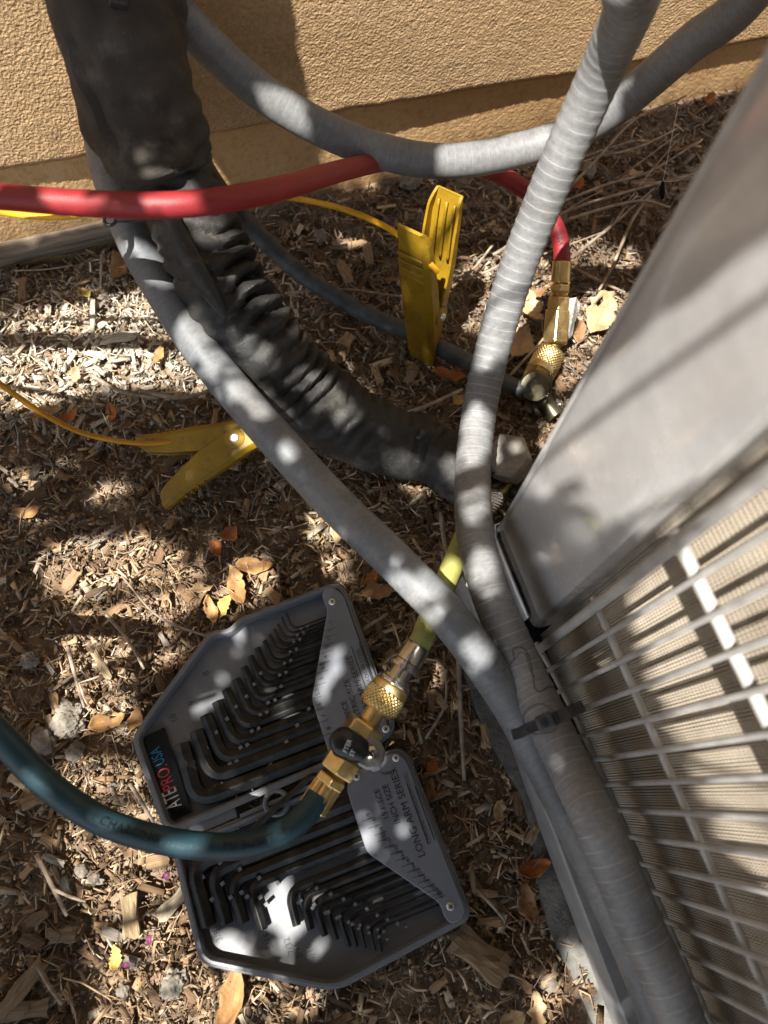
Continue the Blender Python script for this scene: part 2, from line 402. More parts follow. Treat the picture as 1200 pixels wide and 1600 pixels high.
def text_on_tube(body, Q, px, r, size, mat_, root, side=0.):
    """print wrapped on a swept hose, centred where the hose passes pixel px of the photograph"""
    me = text_mesh(body, size); T, N = frames(Q); S = [0]
    for i in range(1, len(Q)): S.append(S[-1] + (Q[i] - Q[i - 1]).length)
    k0 = min(range(len(Q)), key=lambda i: math.hypot(proj(Q[i])[0] - px[0], proj(Q[i])[1] - px[1])); s0 = S[k0]
    flip = 1 if proj(Q[min(k0 + 2, len(Q) - 1)])[0] >= proj(Q[max(k0 - 2, 0)])[0] else -1
    e0 = (Vector(CAM) - Q[k0]).normalized()
    for v in me.vertices:
        s = min(max(s0 + flip * v.co.x, 0), S[-1] - 1e-6); k = max(0, min(len(Q) - 2, int(np.searchsorted(S, s)) - 1)); f = (s - S[k]) / (S[k + 1] - S[k])
        q = Q[k].lerp(Q[k + 1], f); t = (T[k] * (1 - f) + T[k + 1] * f).normalized(); e = (e0 - t * e0.dot(t)).normalized(); b = e.cross(t) * flip
        a = v.co.y / r + side; v.co = q + (e * math.cos(a) + b * math.sin(a)) * (r + .0002)
    o = link('lettering', me, mat_); par(o, root); return o
def N3(x, y, z, s): return noise.noise(Vector((x, y, z)) * s)

# ------------------------------------------------------------------ ground
def hgt(x, y):
    h = .006 * N3(x, y, 0, 9) + .004 * N3(x, y, 3, 26)
    h += max(0, min(1, (x - .1) / .35)) * max(0, min(1, (y - .25) / .2)) * .018       # mulch heaped up towards the wall
    if x < .02 and y > .41: h -= min(1, (y - .41) / .03) * .006
    return h
def axis(lo, hi, step, far):
    a = list(np.arange(lo, hi + 1e-6, step)); return [-far, -4, -1.5] + a + [1.8, 4, far] 
gx = axis(-.55, .75, .0065, 60); gy = [-60, -4, -1.5] + list(np.arange(-.5, YW + .03, .0065)) + [YW + .05]
V = []; Fc = []
for j, y in enumerate(gy):
    for i, x in enumerate(gx):
        near = -.6 < x < .8 and -.55 < y
        V.append((x, y, hgt(x, y) - .004 + (.0025 * N3(x, y, 7, 120) if near else 0)))
nx = len(gx)
for j in range(len(gy) - 1):
    for i in range(nx - 1): Fc.append((j * nx + i, j * nx + i + 1, (j + 1) * nx + i + 1, (j + 1) * nx + i))
tag(mesh('ground', V, Fc, M['soil'], None, True), 'dark soil lying under the wood mulch', kind='structure')

# ------------------------------------------------------------------ house wall
wall = thing('stucco_wall', 'tan stucco house wall above a brown painted footing', 'wall', (0, YW, 0))
def rough_sheet(name, x0, x1, z0f, z1, yf, mat_, amp, nx, nz, seed, lip=0.):
    V = []; Fc = []
    for k in range(nz + 1):
        for i in range(nx + 1):
            x = x0 + (x1 - x0) * i / nx; z0 = z0f(x); z = z0 + (z1 - z0) * k / nz
            y = yf - amp * (noise.noise(Vector((x, z, seed)) * 330) * .8 + noise.noise(Vector((x, z, seed + 5)) * 130) * .35) - .003 * noise.noise(Vector((x, z, seed)) * 7)
            if k == 0: y = yf + .03
            if k == 1: z = z0 + .0007 * noise.noise(Vector((x, 0, seed)) * 150); y += .0012
            V.append((x, y, z))
    for k in range(nz):
        for i in range(nx):
            a = k * (nx + 1) + i; Fc.append((a, a + 1, a + nx + 2, a + nx + 1))
    return mesh(name, V, Fc, mat_, None, True)
def stepz(x): return .0885 - .045 * (x + .1) + .0022 * N3(x, 0, 1, 11) + .0016 * N3(x, 0, 2, 60)
s1 = rough_sheet('stucco_coat', -.5, 1.0, stepz, .42, YW - .005, M['stucco'], .00045, 760, 190, 1)
s2 = rough_sheet('footing', -.5, 1.0, lambda x: -.03, .13, YW, M['footing'], .0003, 520, 80, 9)
s3 = box('upper_wall', (.25, YW + .1, 1.36), (2.5, .2, 1.9), M['stucco'])
s5 = box('wall_core', (.25, YW + .13, .2), (2.5, .2, .44), M['footing'])
V = []; Fc = []
for i in range(61):                                   # bare lower edge of the footing, left of the pipes
    x = -.40 + .405 * i / 60
    for k in range(9):
        a = k / 8 * math.pi
        rr = .011 + .0025 * N3(x, k, 0, 30)
        V.append((x, YW + .002 - math.sin(a) * rr * .9, .010 + math.cos(a) * rr * 1.15 + .012 * max(0, (x + .05))))
for i in range(60):
    for k in range(8): a = i * 9 + k; Fc.append((a, a + 9, a + 10, a + 1))
s6 = mesh('footing_edge', V, Fc, M['footbase'], None, True)
adopt(wall, s1, s2, s3, s5, s6)

# ------------------------------------------------------------------ outdoor unit
PANX = at(918, 1390, .042).x
unit = thing('outdoor_unit', 'grey outdoor air conditioning unit with wire guard over its coil', 'air conditioner', (.4, -.2, .01))
YP1 = .1185; YP0 = .056; ZB = .046
# corner panel: a folded sheet with hems
def sheet(name, prof, z0, z1, mat_, thick=.0012, nz=30):
    V = []; Fc = []; n = len(prof)
    for k in range(nz + 1):
        z = z0 + (z1 - z0) * k / nz
        for (x, y) in prof: V.append((x + .0009 * math.sin(z * 9 + y * 20), y, z))
    for k in range(nz):
        for i in range(n - 1): a = k * n + i; Fc.append((a, a + 1, a + n + 1, a + n))
    o = mesh(name, V, Fc, mat_, None, True, None, 30); s = o.modifiers.new('thickness', 'SOLIDIFY'); s.thickness = thick; s.offset = 0; return o
prof = [(XF + .022, YP0 - .001), (XF + .004, YP0), (XF + .001, YP0 + .002), (XF, YP0 + .005)] + [(XF, YP0 + .005 + (YP1 - .010 - YP0) * i / 6) for i in range(1, 7)] + [(XF + .0005, YP1 - .002), (XF + .002, YP1), (XF + .3, YP1), (XF + .66, YP1)]
panel = sheet('corner_panel', prof, ZB, .70, M['panel'])
hem = tube('panel_hem', [(XF + .0003, YP1 + .0002, ZB), (XF + .0003, YP1 + .0002, .3), (XF + .0003, YP1 + .0002, .70)], .0013, M['wire'], seg=10, step=.05)
foot = sheet('panel_foot', [(XF - .0035, YP0 + .006), (XF - .0038, YP0 + .03), (XF - .0035, YP1 - .004), (XF - .001, YP1 + .004), (XF + .2, YP1 + .0046)], .006, ZB + .010, M['panel'], .0012, 6)
cover = box('top_cover', (XF + .33, -.28, .715), (.70, .82, .03), M['pan'], bev=.006)
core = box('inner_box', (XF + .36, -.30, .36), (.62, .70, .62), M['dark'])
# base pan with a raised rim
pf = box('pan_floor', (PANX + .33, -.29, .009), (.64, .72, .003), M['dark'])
V = []; Fc = []; pr = [(-.0, .010), (-.0004, .041), (.0008, .0425), (.0072, .0425), (.008, .041), (.008, .010)]
ys = np.linspace(-.66, .10, 60)
for y in ys:
    for (a, z) in pr: V.append((PANX - .006 + a + .0005 * math.sin(y * 23), y, z + .0006 * math.sin(y * 31)))
for i in range(len(ys) - 1):
    for k in range(len(pr) - 1): a = i * 6 + k; Fc.append((a, a + 1, a + 7, a + 6))
rim = mesh('pan_rim', V, Fc, M['pan'], None, True, None, 30)
adopt(unit, panel, hem, foot, cover, core, pf, rim)
# coil: wavy plate fins standing on edge
XC = XF + .0135
V = []; Fc = []; y = YP0 - .0012; zs = np.arange(.011, .46, .0016); nz = len(zs); zig = np.where(np.arange(nz) % 2 == 0, 1, -1) * .00034
while y > -.34:
    w_ = .00024; b = len(V)
    nzv = .0002 * math.sin(y * 700)
    for k, z in enumerate(zs):
        o_ = zig[k] + nzv
        V += [(XC + .010, y - w_ + o_, z), (XC + .0003 * (k % 2), y - w_ + o_, z), (XC + .0003 * (k % 2), y + w_ + o_, z), (XC + .010, y + w_ + o_, z)]
    for k in range(nz - 1):
        for i in range(3): a = b + k * 4 + i; Fc.append((a, a + 1, a + 5, a + 4))
    y -= .00135 if y > -.17 else .0035
fins = mesh('coil_fins', V, Fc, M['fin']); tag(fins, kind='stuff')
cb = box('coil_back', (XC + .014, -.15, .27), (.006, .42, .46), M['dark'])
adopt(unit, fins, cb)
# wire guard, each rod by itself
yv = [.0425 - .0131 * i for i in range(16)]
for i, y in enumerate(yv):
    r = .0026 if i == 0 else .00128
    o = tube('guard_rod', [(XF - .0035, y, (.039, .049, .057, .063, .065, .067, .067, .069, .0725, .0745, .0757, .0765, .08, .082)[min(i, 13)] - .003), (XF - .0035 + .0006 * math.sin(i), y, .2), (XF - .0035, y, .46)], r, M['wire'], seg=10, step=.02); par(o, unit)
for i, z in enumerate((.049, .158, .252, .35, .45)):
    sl_ = .034 if i == 0 else .004
    y0 = .0475
    zz = [(y0, .045), (0., .0645), (-.06, .0725), (-.13, .082), (-.36, .10)] if i == 0 else [(y0, z), (-.10, z + .004), (-.36, z + .006)]
    o = tube('guard_crossbar', [(XF - .0005, a_, b_) for a_, b_ in zz], .0025 if i == 2 else .0017, M['wire'], seg=10, step=.02); par(o, unit)
pad = thing('concrete_pad', 'rough grey concrete pad under the outdoor unit', 'pad', (PANX, -.2, 0))
V = []; Fc = []
ny, nxp = 90, 24
for j in range(ny + 1):
    y = -.9 + 1.0 * j / ny
    for i in range(nxp + 1):
        x = PANX - .016 + .010 * N3(0, y, 4, 14) + (0 if i < 2 else (i - 1) * .03)
        z = -.02 if i == 0 else .006 + .003 * N3(x, y, 2, 40)
        V.append((x, y, z))
for j in range(ny):
    for i in range(nxp): a = j * (nxp + 1) + i; Fc.append((a, a + 1, a + nxp + 2, a + nxp + 1))
par(mesh('pad_slab', V, Fc, M['concrete'], None, True, None, 40), pad)

# ------------------------------------------------------------------ conduits
def ribs(pitch, amp, width=.0009):
    return lambda s, th, f: (amp * math.exp(-((s % pitch - width) / width) ** 2))
RC = .01065
def conduit(name, P, label, mk, pitch, amp, extra=None):
    root = thing(name, label, 'conduit', P[0])
    rb = ribs(pitch, amp)
    o = tube('jacket', P, RC, M[mk], seg=22, step=.0016, rf=lambda s, th, f: rb(s, th, f) + (extra(s, th, f) if extra else 0)); par(o, root); return root
PA = [Vector((.01, .425, .42)), Vector((.012, .427, .30)), atd(255, -25, .41), atd(300, 45, .425), atd(420, 152, .455), atd(560, 225, .475), atd(700, 252, .49), atd(860, 221, .49), atd(955, 172, .47), atd(1075, 72, .435), atd(1190, -28, .40), Vector((.36, .32, .34)), Vector((.40, .31, .44))]
conduit('flexible_conduit', PA, 'grey flexible conduit sagging in a loop in front of the stucco wall', 'conduitA', .0055, .00008)
PB = [Vector((.27, .10, .50)), Vector((.24, .20, .42)), atd(1015, -60, .295), atd(990, 0, .318), atd(940, 110, .362), atd(860, 290, .41), atd(798, 450, .45), atd(757, 600, .472), atd(740, 720, .462), atd(742, 830, .435), atd(768, 930, .415), atd(813, 1035, .405), atd(848, 1110, .392), atd(898, 1215, .370), atd(934, 1290, .354), atd(993, 1431, .345), atd(1056, 1575, .337), Vector((.115, -.22, .09)), Vector((.117, -.40, .07))]
conduit('flexible_conduit', PB, 'ringed grey conduit dropping from the top edge and along the unit', 'conduitB', .0062, .0004)
PCc = [Vector((.0, .43, .34)), Vector((-.004, .425, .26)), atd(150, 110, .468), atd(163, 235, .455), atd(198, 345, .447), atd(240, 430, .445), atd(330, 567, .438), atd(500, 762, .42), atd(620, 880, .408), atd(706, 970, .400), atd(785, 1078, .402), atd(832, 1160, .405), atd(892, 1275, .395), atd(955, 1405, .383), atd(1027, 1575, .370), Vector((.108, -.24, .07)), Vector((.108, -.40, .055))]
conduit('flexible_conduit', PCc, 'dusty blue-grey conduit running diagonally from the black pipe to the unit', 'conduitC', .004, .00014)

# ------------------------------------------------------------------ insulated refrigerant pipe
pipe = thing('insulated_pipe', 'thick black insulated refrigerant pipe bending down the wall', 'pipe', at(650, 700, 0))
def folds(amp, per, sk, seed):
    def f(s, th, fr):
        n1 = noise.noise(Vector((s * 30, math.cos(th), math.sin(th) + seed))); n2 = noise.noise(Vector((s * 90, math.cos(th) * 2, math.sin(th) * 2 + seed)))
        ph = s / per * 2 * math.pi + sk * math.sin(th) + n1 * 2.2
        w_ = math.sin(ph); w_ = (1 - abs(w_)) ** 1.0          # sharp valleys, round folds
        loc = .40 + .60 * max(0, math.cos(th - 5.2)) ** .7
        env = max(.18, min(1, 1.35 - abs(fr - .40) / .36)) if amp > .005 else 1
        n3 = noise.noise(Vector((s * 22 + 7, math.cos(th) * .8, math.sin(th) * .8 - seed)))
        return -amp * w_ * loc * env * (1 + 1.1 * n1) + amp * .22 * n2 + amp * .35 * n3
    return f
PL = [atd(268, 262, .425), atd(300, 345, .428), atd(335, 425, .437), atd(385, 505, .452), atd(450, 585, .470), atd(530, 650, .492), atd(610, 690, .508), atd(662, 697, .515)]
lower = tube('lower_sleeve', PL, [.0240, .025, .0258, .0262, .026, .0252, .0242, .0228], M['foam'], seg=72, step=.0016, rf=folds(.0064, .0205, 1.25, 3))
PU = [Vector((-.012, .425, .40)), Vector((-.012, .42, .30)), atd(168, -30, .375), atd(190, 60, .378), atd(222, 160, .39), atd(262, 262, .41), atd(272, 286, .413)]
def puff(s, th, fr):
    n1 = noise.noise(Vector((s * 14, math.cos(th) * 1.2, math.sin(th) * 1.2))); n2 = noise.noise(Vector((s * 60, math.cos(th) * 2.5, math.sin(th) * 2.5 + 4))); n3 = noise.noise(Vector((s * 150, math.cos(th) * 3, math.sin(th) * 3 + 9)))
    a = .0060 * n1 + .0030 * n2 + .0008 * n3
    k = max(0, math.cos(th - 5.0)); a += -.0040 * k * (1 - abs(math.sin(s * 210 + 2.4 * n1 + math.sin(th)))) * (1 if fr > .3 else .3)
    a += .0022 * math.sin(fr * 9.5 + th * .5)
    if fr > .88: e = (fr - .88) / .12; a -= (1 - math.sqrt(max(0, 1 - e * e))) * .014
    return a
upper = tube('upper_sleeve', PU, [.031, .031, .0335, .0335, .031, .0305, .0300], M['foam_old'], seg=64, step=.002, rf=puff)
PE = [atd(665, 700, .513), atd(690, 715, .510), atd(720, 738, .506), atd(748, 765, .505)]
end = tube('end_sleeve', PE, [.0195, .0215, .0215, .0185], M['foam'], seg=48, step=.0016, rf=folds(.003, .012, .6, 9))
tie = tube('tie_band', [atd(648, 690, .51), atd(655, 696, .511), atd(664, 702, .511)], [.0185, .0175, .0185], M['tape'], seg=40, step=.001)
knot = lathe('tie_knot', atd(652, 676, .489), atd(660, 682, .492), [(0, .003), (.3, .0042), (.8, .004), (1, .002)], M['tape'], 12)
fl = [atd(262, 330, .398), atd(285, 380, .404), atd(318, 440, .409), atd(352, 495, .42)]
flap = tube('seam_flap', fl, [.004, .0055, .005, .002], M['foam'], seg=14, step=.003)
buck = box('strap_buckle', atd(183, 2, .352), (.009, .006, .004), M['tape'], rot=Matrix.Rotation(.4, 3, 'Y'), bev=.001)
adopt(pipe, lower, upper, end, tie, knot, flap, buck)
mt = thing('cable_tie_mount', 'small black cable tie tab with an eyelet beside the red hose', 'cable tie', atd(172, 342, .42))
cpt = atd(172, 343, .420); ex = (atd(200, 341, .42) - cpt).normalized(); ev = (atd(172, 363, .42) - cpt).normalized()
tq = [cpt + (ex * math.cos(a) + ev * math.sin(a)) * .0032 for a in np.linspace(0, 2 * math.pi, 25)]
par(tube('eyelet', tq, .0010, M['ziptie'], seg=8, raw=True, cap=False), mt)
par(tube('strap', [cpt + ex * .0035, cpt + ex * .010, cpt + ex * .022], .0022, M['ziptie'], seg=8), mt)
lq = thing('liquid_line', 'thin dark blue-grey refrigerant tube crossing the mulch behind the black pipe', 'tube', at(600, 500, 0))
PQ = [atd(300, 230, .47), atd(345, 300, .50), atd(400, 362, .535), atd(470, 428, .555), atd(560, 484, .562), atd(640, 520, .563), atd(720, 560, .556), atd(800, 603, .548), at(838, 615, .022)]
M['lq'] = m_noise('dusty_black_tube', (.022, .026, .031), (.075, .085, .095), 70, .55, .3)
par(tube('tube_jacket', PQ, .0062, M['lq'], seg=14, step=.004), lq)
wp = thing('white_pipe', 'white plastic pipe end peeking out behind the black pipe at the top', 'pipe', Vector((-.055, .425, .2)))
par(tube('pipe_wall', [atd(92, 6, .44), atd(84, -8, .43), Vector((-.05, .425, .30)), Vector((-.05, .425, .42))], .006, M['whiteplastic'], seg=14), wp)

# ------------------------------------------------------------------ suction valve
sv = thing('suction_valve', 'suction service valve with a dull steel hexagon cap beside the unit', 'valve', at(780, 750, 0))
ca = at(800, 735, .018); cb_ = at(792, 708, .058)
axs = (cb_ - ca).normalized()
cap = lathe('hex_cap', ca + axs * .012, ca + axs * .040, [(0, .0135), (.25, .0158), (.86, .0158), (1, .0138)], M['capsteel'], 6, .35, smooth=False); bevel(cap, .0007, 2)
cap['label'] = 'dull steel hexagon cap'
body = lathe('valve_body', ca - axs * .012, ca + axs * .014, [(0, .010), (.1, .012), (.9, .012), (1, .010)], M['darkbrass'], 24)
arm = lathe('outlet_arm', ca + Vector((-.004, 0, -.002)), at(838, 790, .016), [(0, .0085), (.9, .0085), (1, .0075)], M['darkbrass'], 20)
stub = lathe('service_port', ca + Vector((-.002, -.004, .004)), at(762, 783, .03), [(0, .005), (.5, .0055), (.55, .007), (1, .007)], M['oldbrass'], 18)
kn = knurl('port_nut', at(772, 775, .030), at(745, 800, .036), .0085, M['steel'], .0005, 20)
neck = lathe('pipe_neck', atd(745, 765, .508), ca, [(0, .0095), (1, .0095)], M['darkbrass'], 20)
adopt(sv, cap, body, arm, stub, kn, neck)

# ------------------------------------------------------------------ red hose with its valve end
rh = thing('charging_hose', 'red charging hose across the wall ending in brass fittings', 'hose', at(880, 560, 0))
PR = [Vector((-.95, .30, .01)), Vector((-.68, .395, .08)), Vector((-.40, .395, .18)), atd(-140, 300, .35), atd(-60, 303, .355), atd(0, 307, .358), atd(120, 317, .357), atd(250, 321, .352), atd(350, 312, .362), atd(450, 291, .398), atd(540, 265, .452), atd(620, 250, .505), atd(710, 252, .530), atd(790, 277, .540), atd(845, 320, .543), atd(873, 366, .548), atd(879, 413, .552)]
QR = catmull(PR, .004); rhh = par(tube('rubber_hose', QR, .0060, M['red'], seg=22, raw=True), rh)
text_on_tube('USA', QR, (870, 372), .0064, .0045, M['ink'], rhh)
def P(u, v, d): return atd(u, v, d)
e0, e1 = P(879, 408, .551), P(875.5, 446, .556)
fz = [(0, .0064), (.03, .0068), (.5, .0068), (.86, .0072), (.9, .0066), (1, .006)]
adopt(rh, lathe('ferrule', e0, e1, fz, M['brass'], 28),
      hexnut('hex_nut', P(875.5, 445, .556), P(874.5, 458, .557), .0076, M['brass'], .15, .2),
      lathe('thread', P(874.5, 457, .557), P(873.5, 467, .558), [(0, .0056), (.2, .0062), (.35, .0056), (.5, .0062), (.65, .0056), (.8, .0062), (1, .0056)], M['brass'], 20),
      hexnut('hex_nut', P(874, 464, .558), P(872, 486, .560), .0086, M['brass'], .08, .25),
      hexnut('valve_body', P(872, 485, .560), P(867, 538, .563), .0100, M['brass'], .05, .25),
      lathe('stem', P(867, 536, .563), P(862, 556, .564), [(0, .0055), (.5, .0045), (1, .0045)], M['oldbrass'], 18),
      knurl('knurled_nut', P(862, 549, .560), P(846, 577, .557), .0107, M['brass'], .0005, 26),
      lathe('collar', P(847, 575, .557), P(842, 584, .556), [(0, .0108), (.3, .0112), (.8, .0110), (1, .0100)], M['brass'], 28),
      lathe('port_cap', P(843, 582, .556), P(832, 606, .553), [(0, .0108), (.1, .0112), (.88, .0108), (1, .0096)], M['oldbrass'], 8, .3))
lv = []
lp = [P(888, 468, .560), P(900, 466, .558), P(906, 478, .556), P(903, 492, .556), P(897, 506, .558), P(894, 525, .560), P(888, 530, .562), P(886, 500, .562)]
V = [p + Vector((0, 0, .001)) for p in lp] + [p - Vector((0, 0, .001)) for p in lp]; n = len(lp)
lev = mesh('lever', V, [tuple(range(n)), tuple(range(2 * n - 1, n - 1, -1))] + [(i, i + n, (i + 1) % n + n, (i + 1) % n) for i in range(n)], M['zinc']); par(lev, rh)
lv_ = thing('liquid_valve', 'brass liquid line service valve at the mulch under the red hose', 'valve', at(838, 615, 0))
adopt(lv_, lathe('valve_block', at(838, 604, .004), at(836, 604, .030), [(0, .010), (.1, .0115), (.9, .0115), (1, .010)], M['darkbrass'], 20),
      lathe('stub_pipe', at(836, 606, .018), at(868, 650, .014), [(0, .007), (1, .006)], M['darkbrass'], 16))
text('0 PSI', P(873, 520, .5505), P(873, 540, .551) - P(873, 500, .55), Vector((1, .2, .2)), .0042, M['ink'], rh)

# ------------------------------------------------------------------ cables and clamps
def lead(label, Pp, r, mk, name='thermometer_cable'):
    root = thing(name, label, 'cable', Pp[-1]); par(tube('cable_jacket', Pp, r, M[mk], seg=10, step=.004), root); return root
lead('yellow cable passing behind the red hose to the upright clamp', [Vector((-.95, .33, .008)), Vector((-.66, .41, .06)), Vector((-.38, .41, .14)), atd(-120, 320, .40), atd(-20, 328, .395), atd(60, 338, .392), atd(135, 333, .395), atd(230, 305, .47), atd(330, 298, .49), atd(430, 306, .497), atd(520, 322, .50), atd(590, 348, .49), atd(632, 375, .478), atd(665, 405, .47), atd(684, 425, .475)], .0019, 'lead')
lead('orange-yellow cable curving in from the left to the lying clamp', [Vector((-.95, .14, .008)), Vector((-.65, .40, .05)), Vector((-.38, .39, .12)), atd(-120, 520, .40), atd(-40, 575, .42), atd(0, 600, .435), atd(60, 642, .455), atd(130, 677, .478), atd(210, 692, .495), atd(265, 690, .503), atd(300, 680, .508)], .0017, 'orangelead')

def channel(name, path, ws, ds, t, mat_, Mx, endcap=True):
    """U-section arm; path [(l,o)], outer face towards +o; ws widths, ds depths"""
    Lp = catmull([Vector((l, o, 0)) for l, o in path], .0025); n = len(Lp); V = []; Fc = []
    T, _ = frames(Lp)
    for i, q in enumerate(Lp):
        f = i / (n - 1); x = f * (len(ws) - 1); k = min(int(x), len(ws) - 2); w_ = (ws[k] + (ws[k + 1] - ws[k]) * (x - k)) / 2; x2 = f * (len(ds) - 1); k2 = min(int(x2), len(ds) - 2); d = ds[k2] + (ds[k2 + 1] - ds[k2]) * (x2 - k2)
        if f > .93: d *= math.sqrt(max(.12, 1 - ((f - .93) / .075) ** 2))
        tt = T[i]; nn = Vector((-tt.y, tt.x, 0)); c = min(.0036, w_ * .4, d * .45)
        sec = [(-w_ + c, 0), (w_ - c, 0), (w_, -c), (w_, -d), (w_ - t, -d), (w_ - t, -t), (-w_ + t, -t), (-w_ + t, -d), (-w_, -d), (-w_, -c)]
        for (ww, oo) in sec:
            p = q + nn * oo; V.append(Mx @ Vector((p.x, p.y, ww)))
    m_ = 10
    for i in range(n - 1):
        for j in range(m_): a = i * m_ + j; b = i * m_ + (j + 1) % m_; Fc.append((a, b, b + m_, a + m_))
    for base in (0, (n - 1) * m_):
        q = [base + j for j in range(m_)]
        if endcap: Fc.append(tuple([q[0], q[1], q[2], q[3], q[8], q[9]]))
    o = mesh(name, V, Fc, mat_); bm = bmesh.new(); bm.from_mesh(o.data); bmesh.ops.recalc_face_normals(bm, faces=bm.faces); bm.to_mesh(o.data); bm.free()
    bevel(o, .0012, 3, 25); return o
def clamp(label, J, Lx, Ox, opening, base, W=.0150, ridges=True, LN=.118, DS=1.):
    """J jaw tip, Lx axis to the handles, Ox axis towards the first arm"""
    root = thing('spring_clamp', label, 'clamp', base)
    Lx = Vector(Lx).normalized(); Ox = Vector(Ox); Ox = (Ox - Lx * Ox.dot(Lx)).normalized(); Wx = Lx.cross(Ox)
    Mx = Matrix.Translation(Vector(J)) @ Matrix([[Lx[i], Ox[i], Wx[i], 0] for i in range(3)] + [[0, 0, 0, 1]])
    k = LN / .118; op = opening
    A = channel('handle', [(0, .0035), (.02 * k, .009), (.045 * k, .0125), (.075 * k, .014 + op * .25), (.10 * k, .012 + op * .62), (LN, .010 + op)], [W * q for q in (.85, .95, 1.02, 1.08, 1.12, 1.14, 1.14, 1.14, 1.14, 1.13, 1.12, 1.10, 1.08, 1.02, .80)], [.003, .008 * DS, .011 * DS, .011 * DS, .0085 * DS, .006 * DS], .0018, M['clamp'], Mx)
    fl_ = Matrix.Diagonal((1, -1, 1, 1))
    B = channel('handle', [(0, .0035), (.02 * k, .009), (.045 * k, .0125), (.075 * k, .014 + op * .25), (.10 * k, .012 + op * .62), (LN, .010 + op)], [W * q for q in (.75, .82, .86, .9, .93, .97, 1.0, 1.04, 1.08, 1.1, 1.1, 1.09, 1.08, 1.04, .86)], [.003, .008 * DS, .0115 * DS, .010 * DS, .0085 * DS, .006 * DS], .0018, M['clamp'], Mx @ fl_)
    piv = Mx @ Vector((.046 * k, 0, 0)); pin = lathe('pivot_pin', piv - Wx * W * .68, piv + Wx * W * .68, [(0, .0022), (.04, .003), (.96, .003), (1, .0022)], M['white_screw'], 16)
    for s_ in (1, -1): par(lathe('pivot_boss', piv + Wx * s_ * W * .52, piv + Wx * s_ * W * .62, [(0, .0066), (.7, .0066), (1, .0058)] if s_ > 0 else [(0, .0066), (.7, .0066), (1, .0058)], M['clamp'], 22), root)
    spr = []
    for q in range(60):
        a = q / 60 * 2 * math.pi * 4; spr.append(Mx @ Vector((.046 * k + .0045 * math.cos(a), .0045 * math.sin(a), (-.5 + q / 60) * W * .7)))
    sp = tube('spring', spr, .0008, M['steel'], seg=6, raw=True)
    adopt(root, A, B, pin, sp)
    if ridges:
        for s_ in (1, -1):
            for q in range(4):
                l = (.082 + q * .0058) * k; o_ = (.0135 + op * (.30 + q * .09)) * s_
                rb = lathe('grip_ridge', Mx @ Vector((l, o_ + .0004 * s_, -W * .42)), Mx @ Vector((l, o_ + .0004 * s_, W * .42)), [(0, .0004), (.05, .0009), (.95, .0009), (1, .0004)], M['clamp'], 8); par(rb, A if s_ > 0 else B)
    for s_ in (1, -1):
        for q in range(3):
            tt = box('jaw_tooth', Mx @ Vector((.002 + q * .004, .0012 * s_ + .0006 * q * s_, 0)), (.002, .0022, W * .6), M['clamp'], rot=Mx.to_3x3()); par(tt, A if s_ > 0 else B)
    for q in (-1, 0, 1):     # stiffening ribs inside the far handle
        a = [Mx @ Vector((l * k, -(o_ - .0036), q * W * .26)) for l, o_ in ((.076, .0145 + op * .28), (.095, .0125 + op * .55), (.113, .0105 + op * .92))]
        par(tube('inner_rib', a, .0009, M['clamp'], seg=6), B)
    return root
jb = at(662, 560, .006)
top = atd(652, 366, .462); topB = atd(692, 302, .462)
mid = (top + topB) / 2
clamp('yellow spring clamp standing upright on the thin tube with grooved face', jb, mid - jb, top - topB, .0125, jb, .0225, LN=(mid - jb).length * 1.02)
hA = at(218, 700, .032); hB = at(258, 778, .022); midh = (hA + hB) / 2; jt = at(450, 655, .034)
clamp('yellow spring clamp lying open on the mulch under the diagonal conduit', jt, midh - jt, hB - hA, .0165, at(330, 720, 0), .0145, LN=(midh - jt).length, DS=1.7)

# ------------------------------------------------------------------ tool case
ZC = .012; ZF = ZC + .004; ZR = ZC + .0150; ZK = ZF + .0065; ZP = ZC + .0165
case = thing('tool_case', 'open grey plastic hex key case lying on the mulch under the teal hose', 'tool case', at(470, 1240, ZC))
def poly(px, z): return [at(u, v, z) for u, v in px]
up_out = [(203, 1153), (240, 1098), (322, 990), (334, 983), (356, 982), (372, 964), (512, 911), (533, 910), (546, 928), (619, 1130), (612, 1150), (590, 1166), (268, 1302), (252, 1290)]
lo_out = [(268, 1332), (290, 1312), (560, 1200), (604, 1172), (624, 1168), (641, 1180), (736, 1420), (733, 1440), (534, 1547), (505, 1549), (324, 1512), (308, 1498)]
def tray(pref, px, parentlab):
    Po = ccw(rounded(poly(px, ZR), .006, 3))
    fl_ = prism('tray_floor', inset(Po, .0012), ZC, ZF, M['case'])
    rm = ring('tray_rim', Po, [(0, ZC), (0, ZR - .003), (.0004, ZR - .0024), (.0014, ZR - .0022), (.0016, ZR - .0006), (.0020, ZR), (.0034, ZR), (.0040, ZR - .0008), (.0042, ZF - .0005)], M['case'])
    adopt(case, fl_, rm); return Po
TU = tray('upper', up_out, ''); TL = tray('lower', lo_out, '')
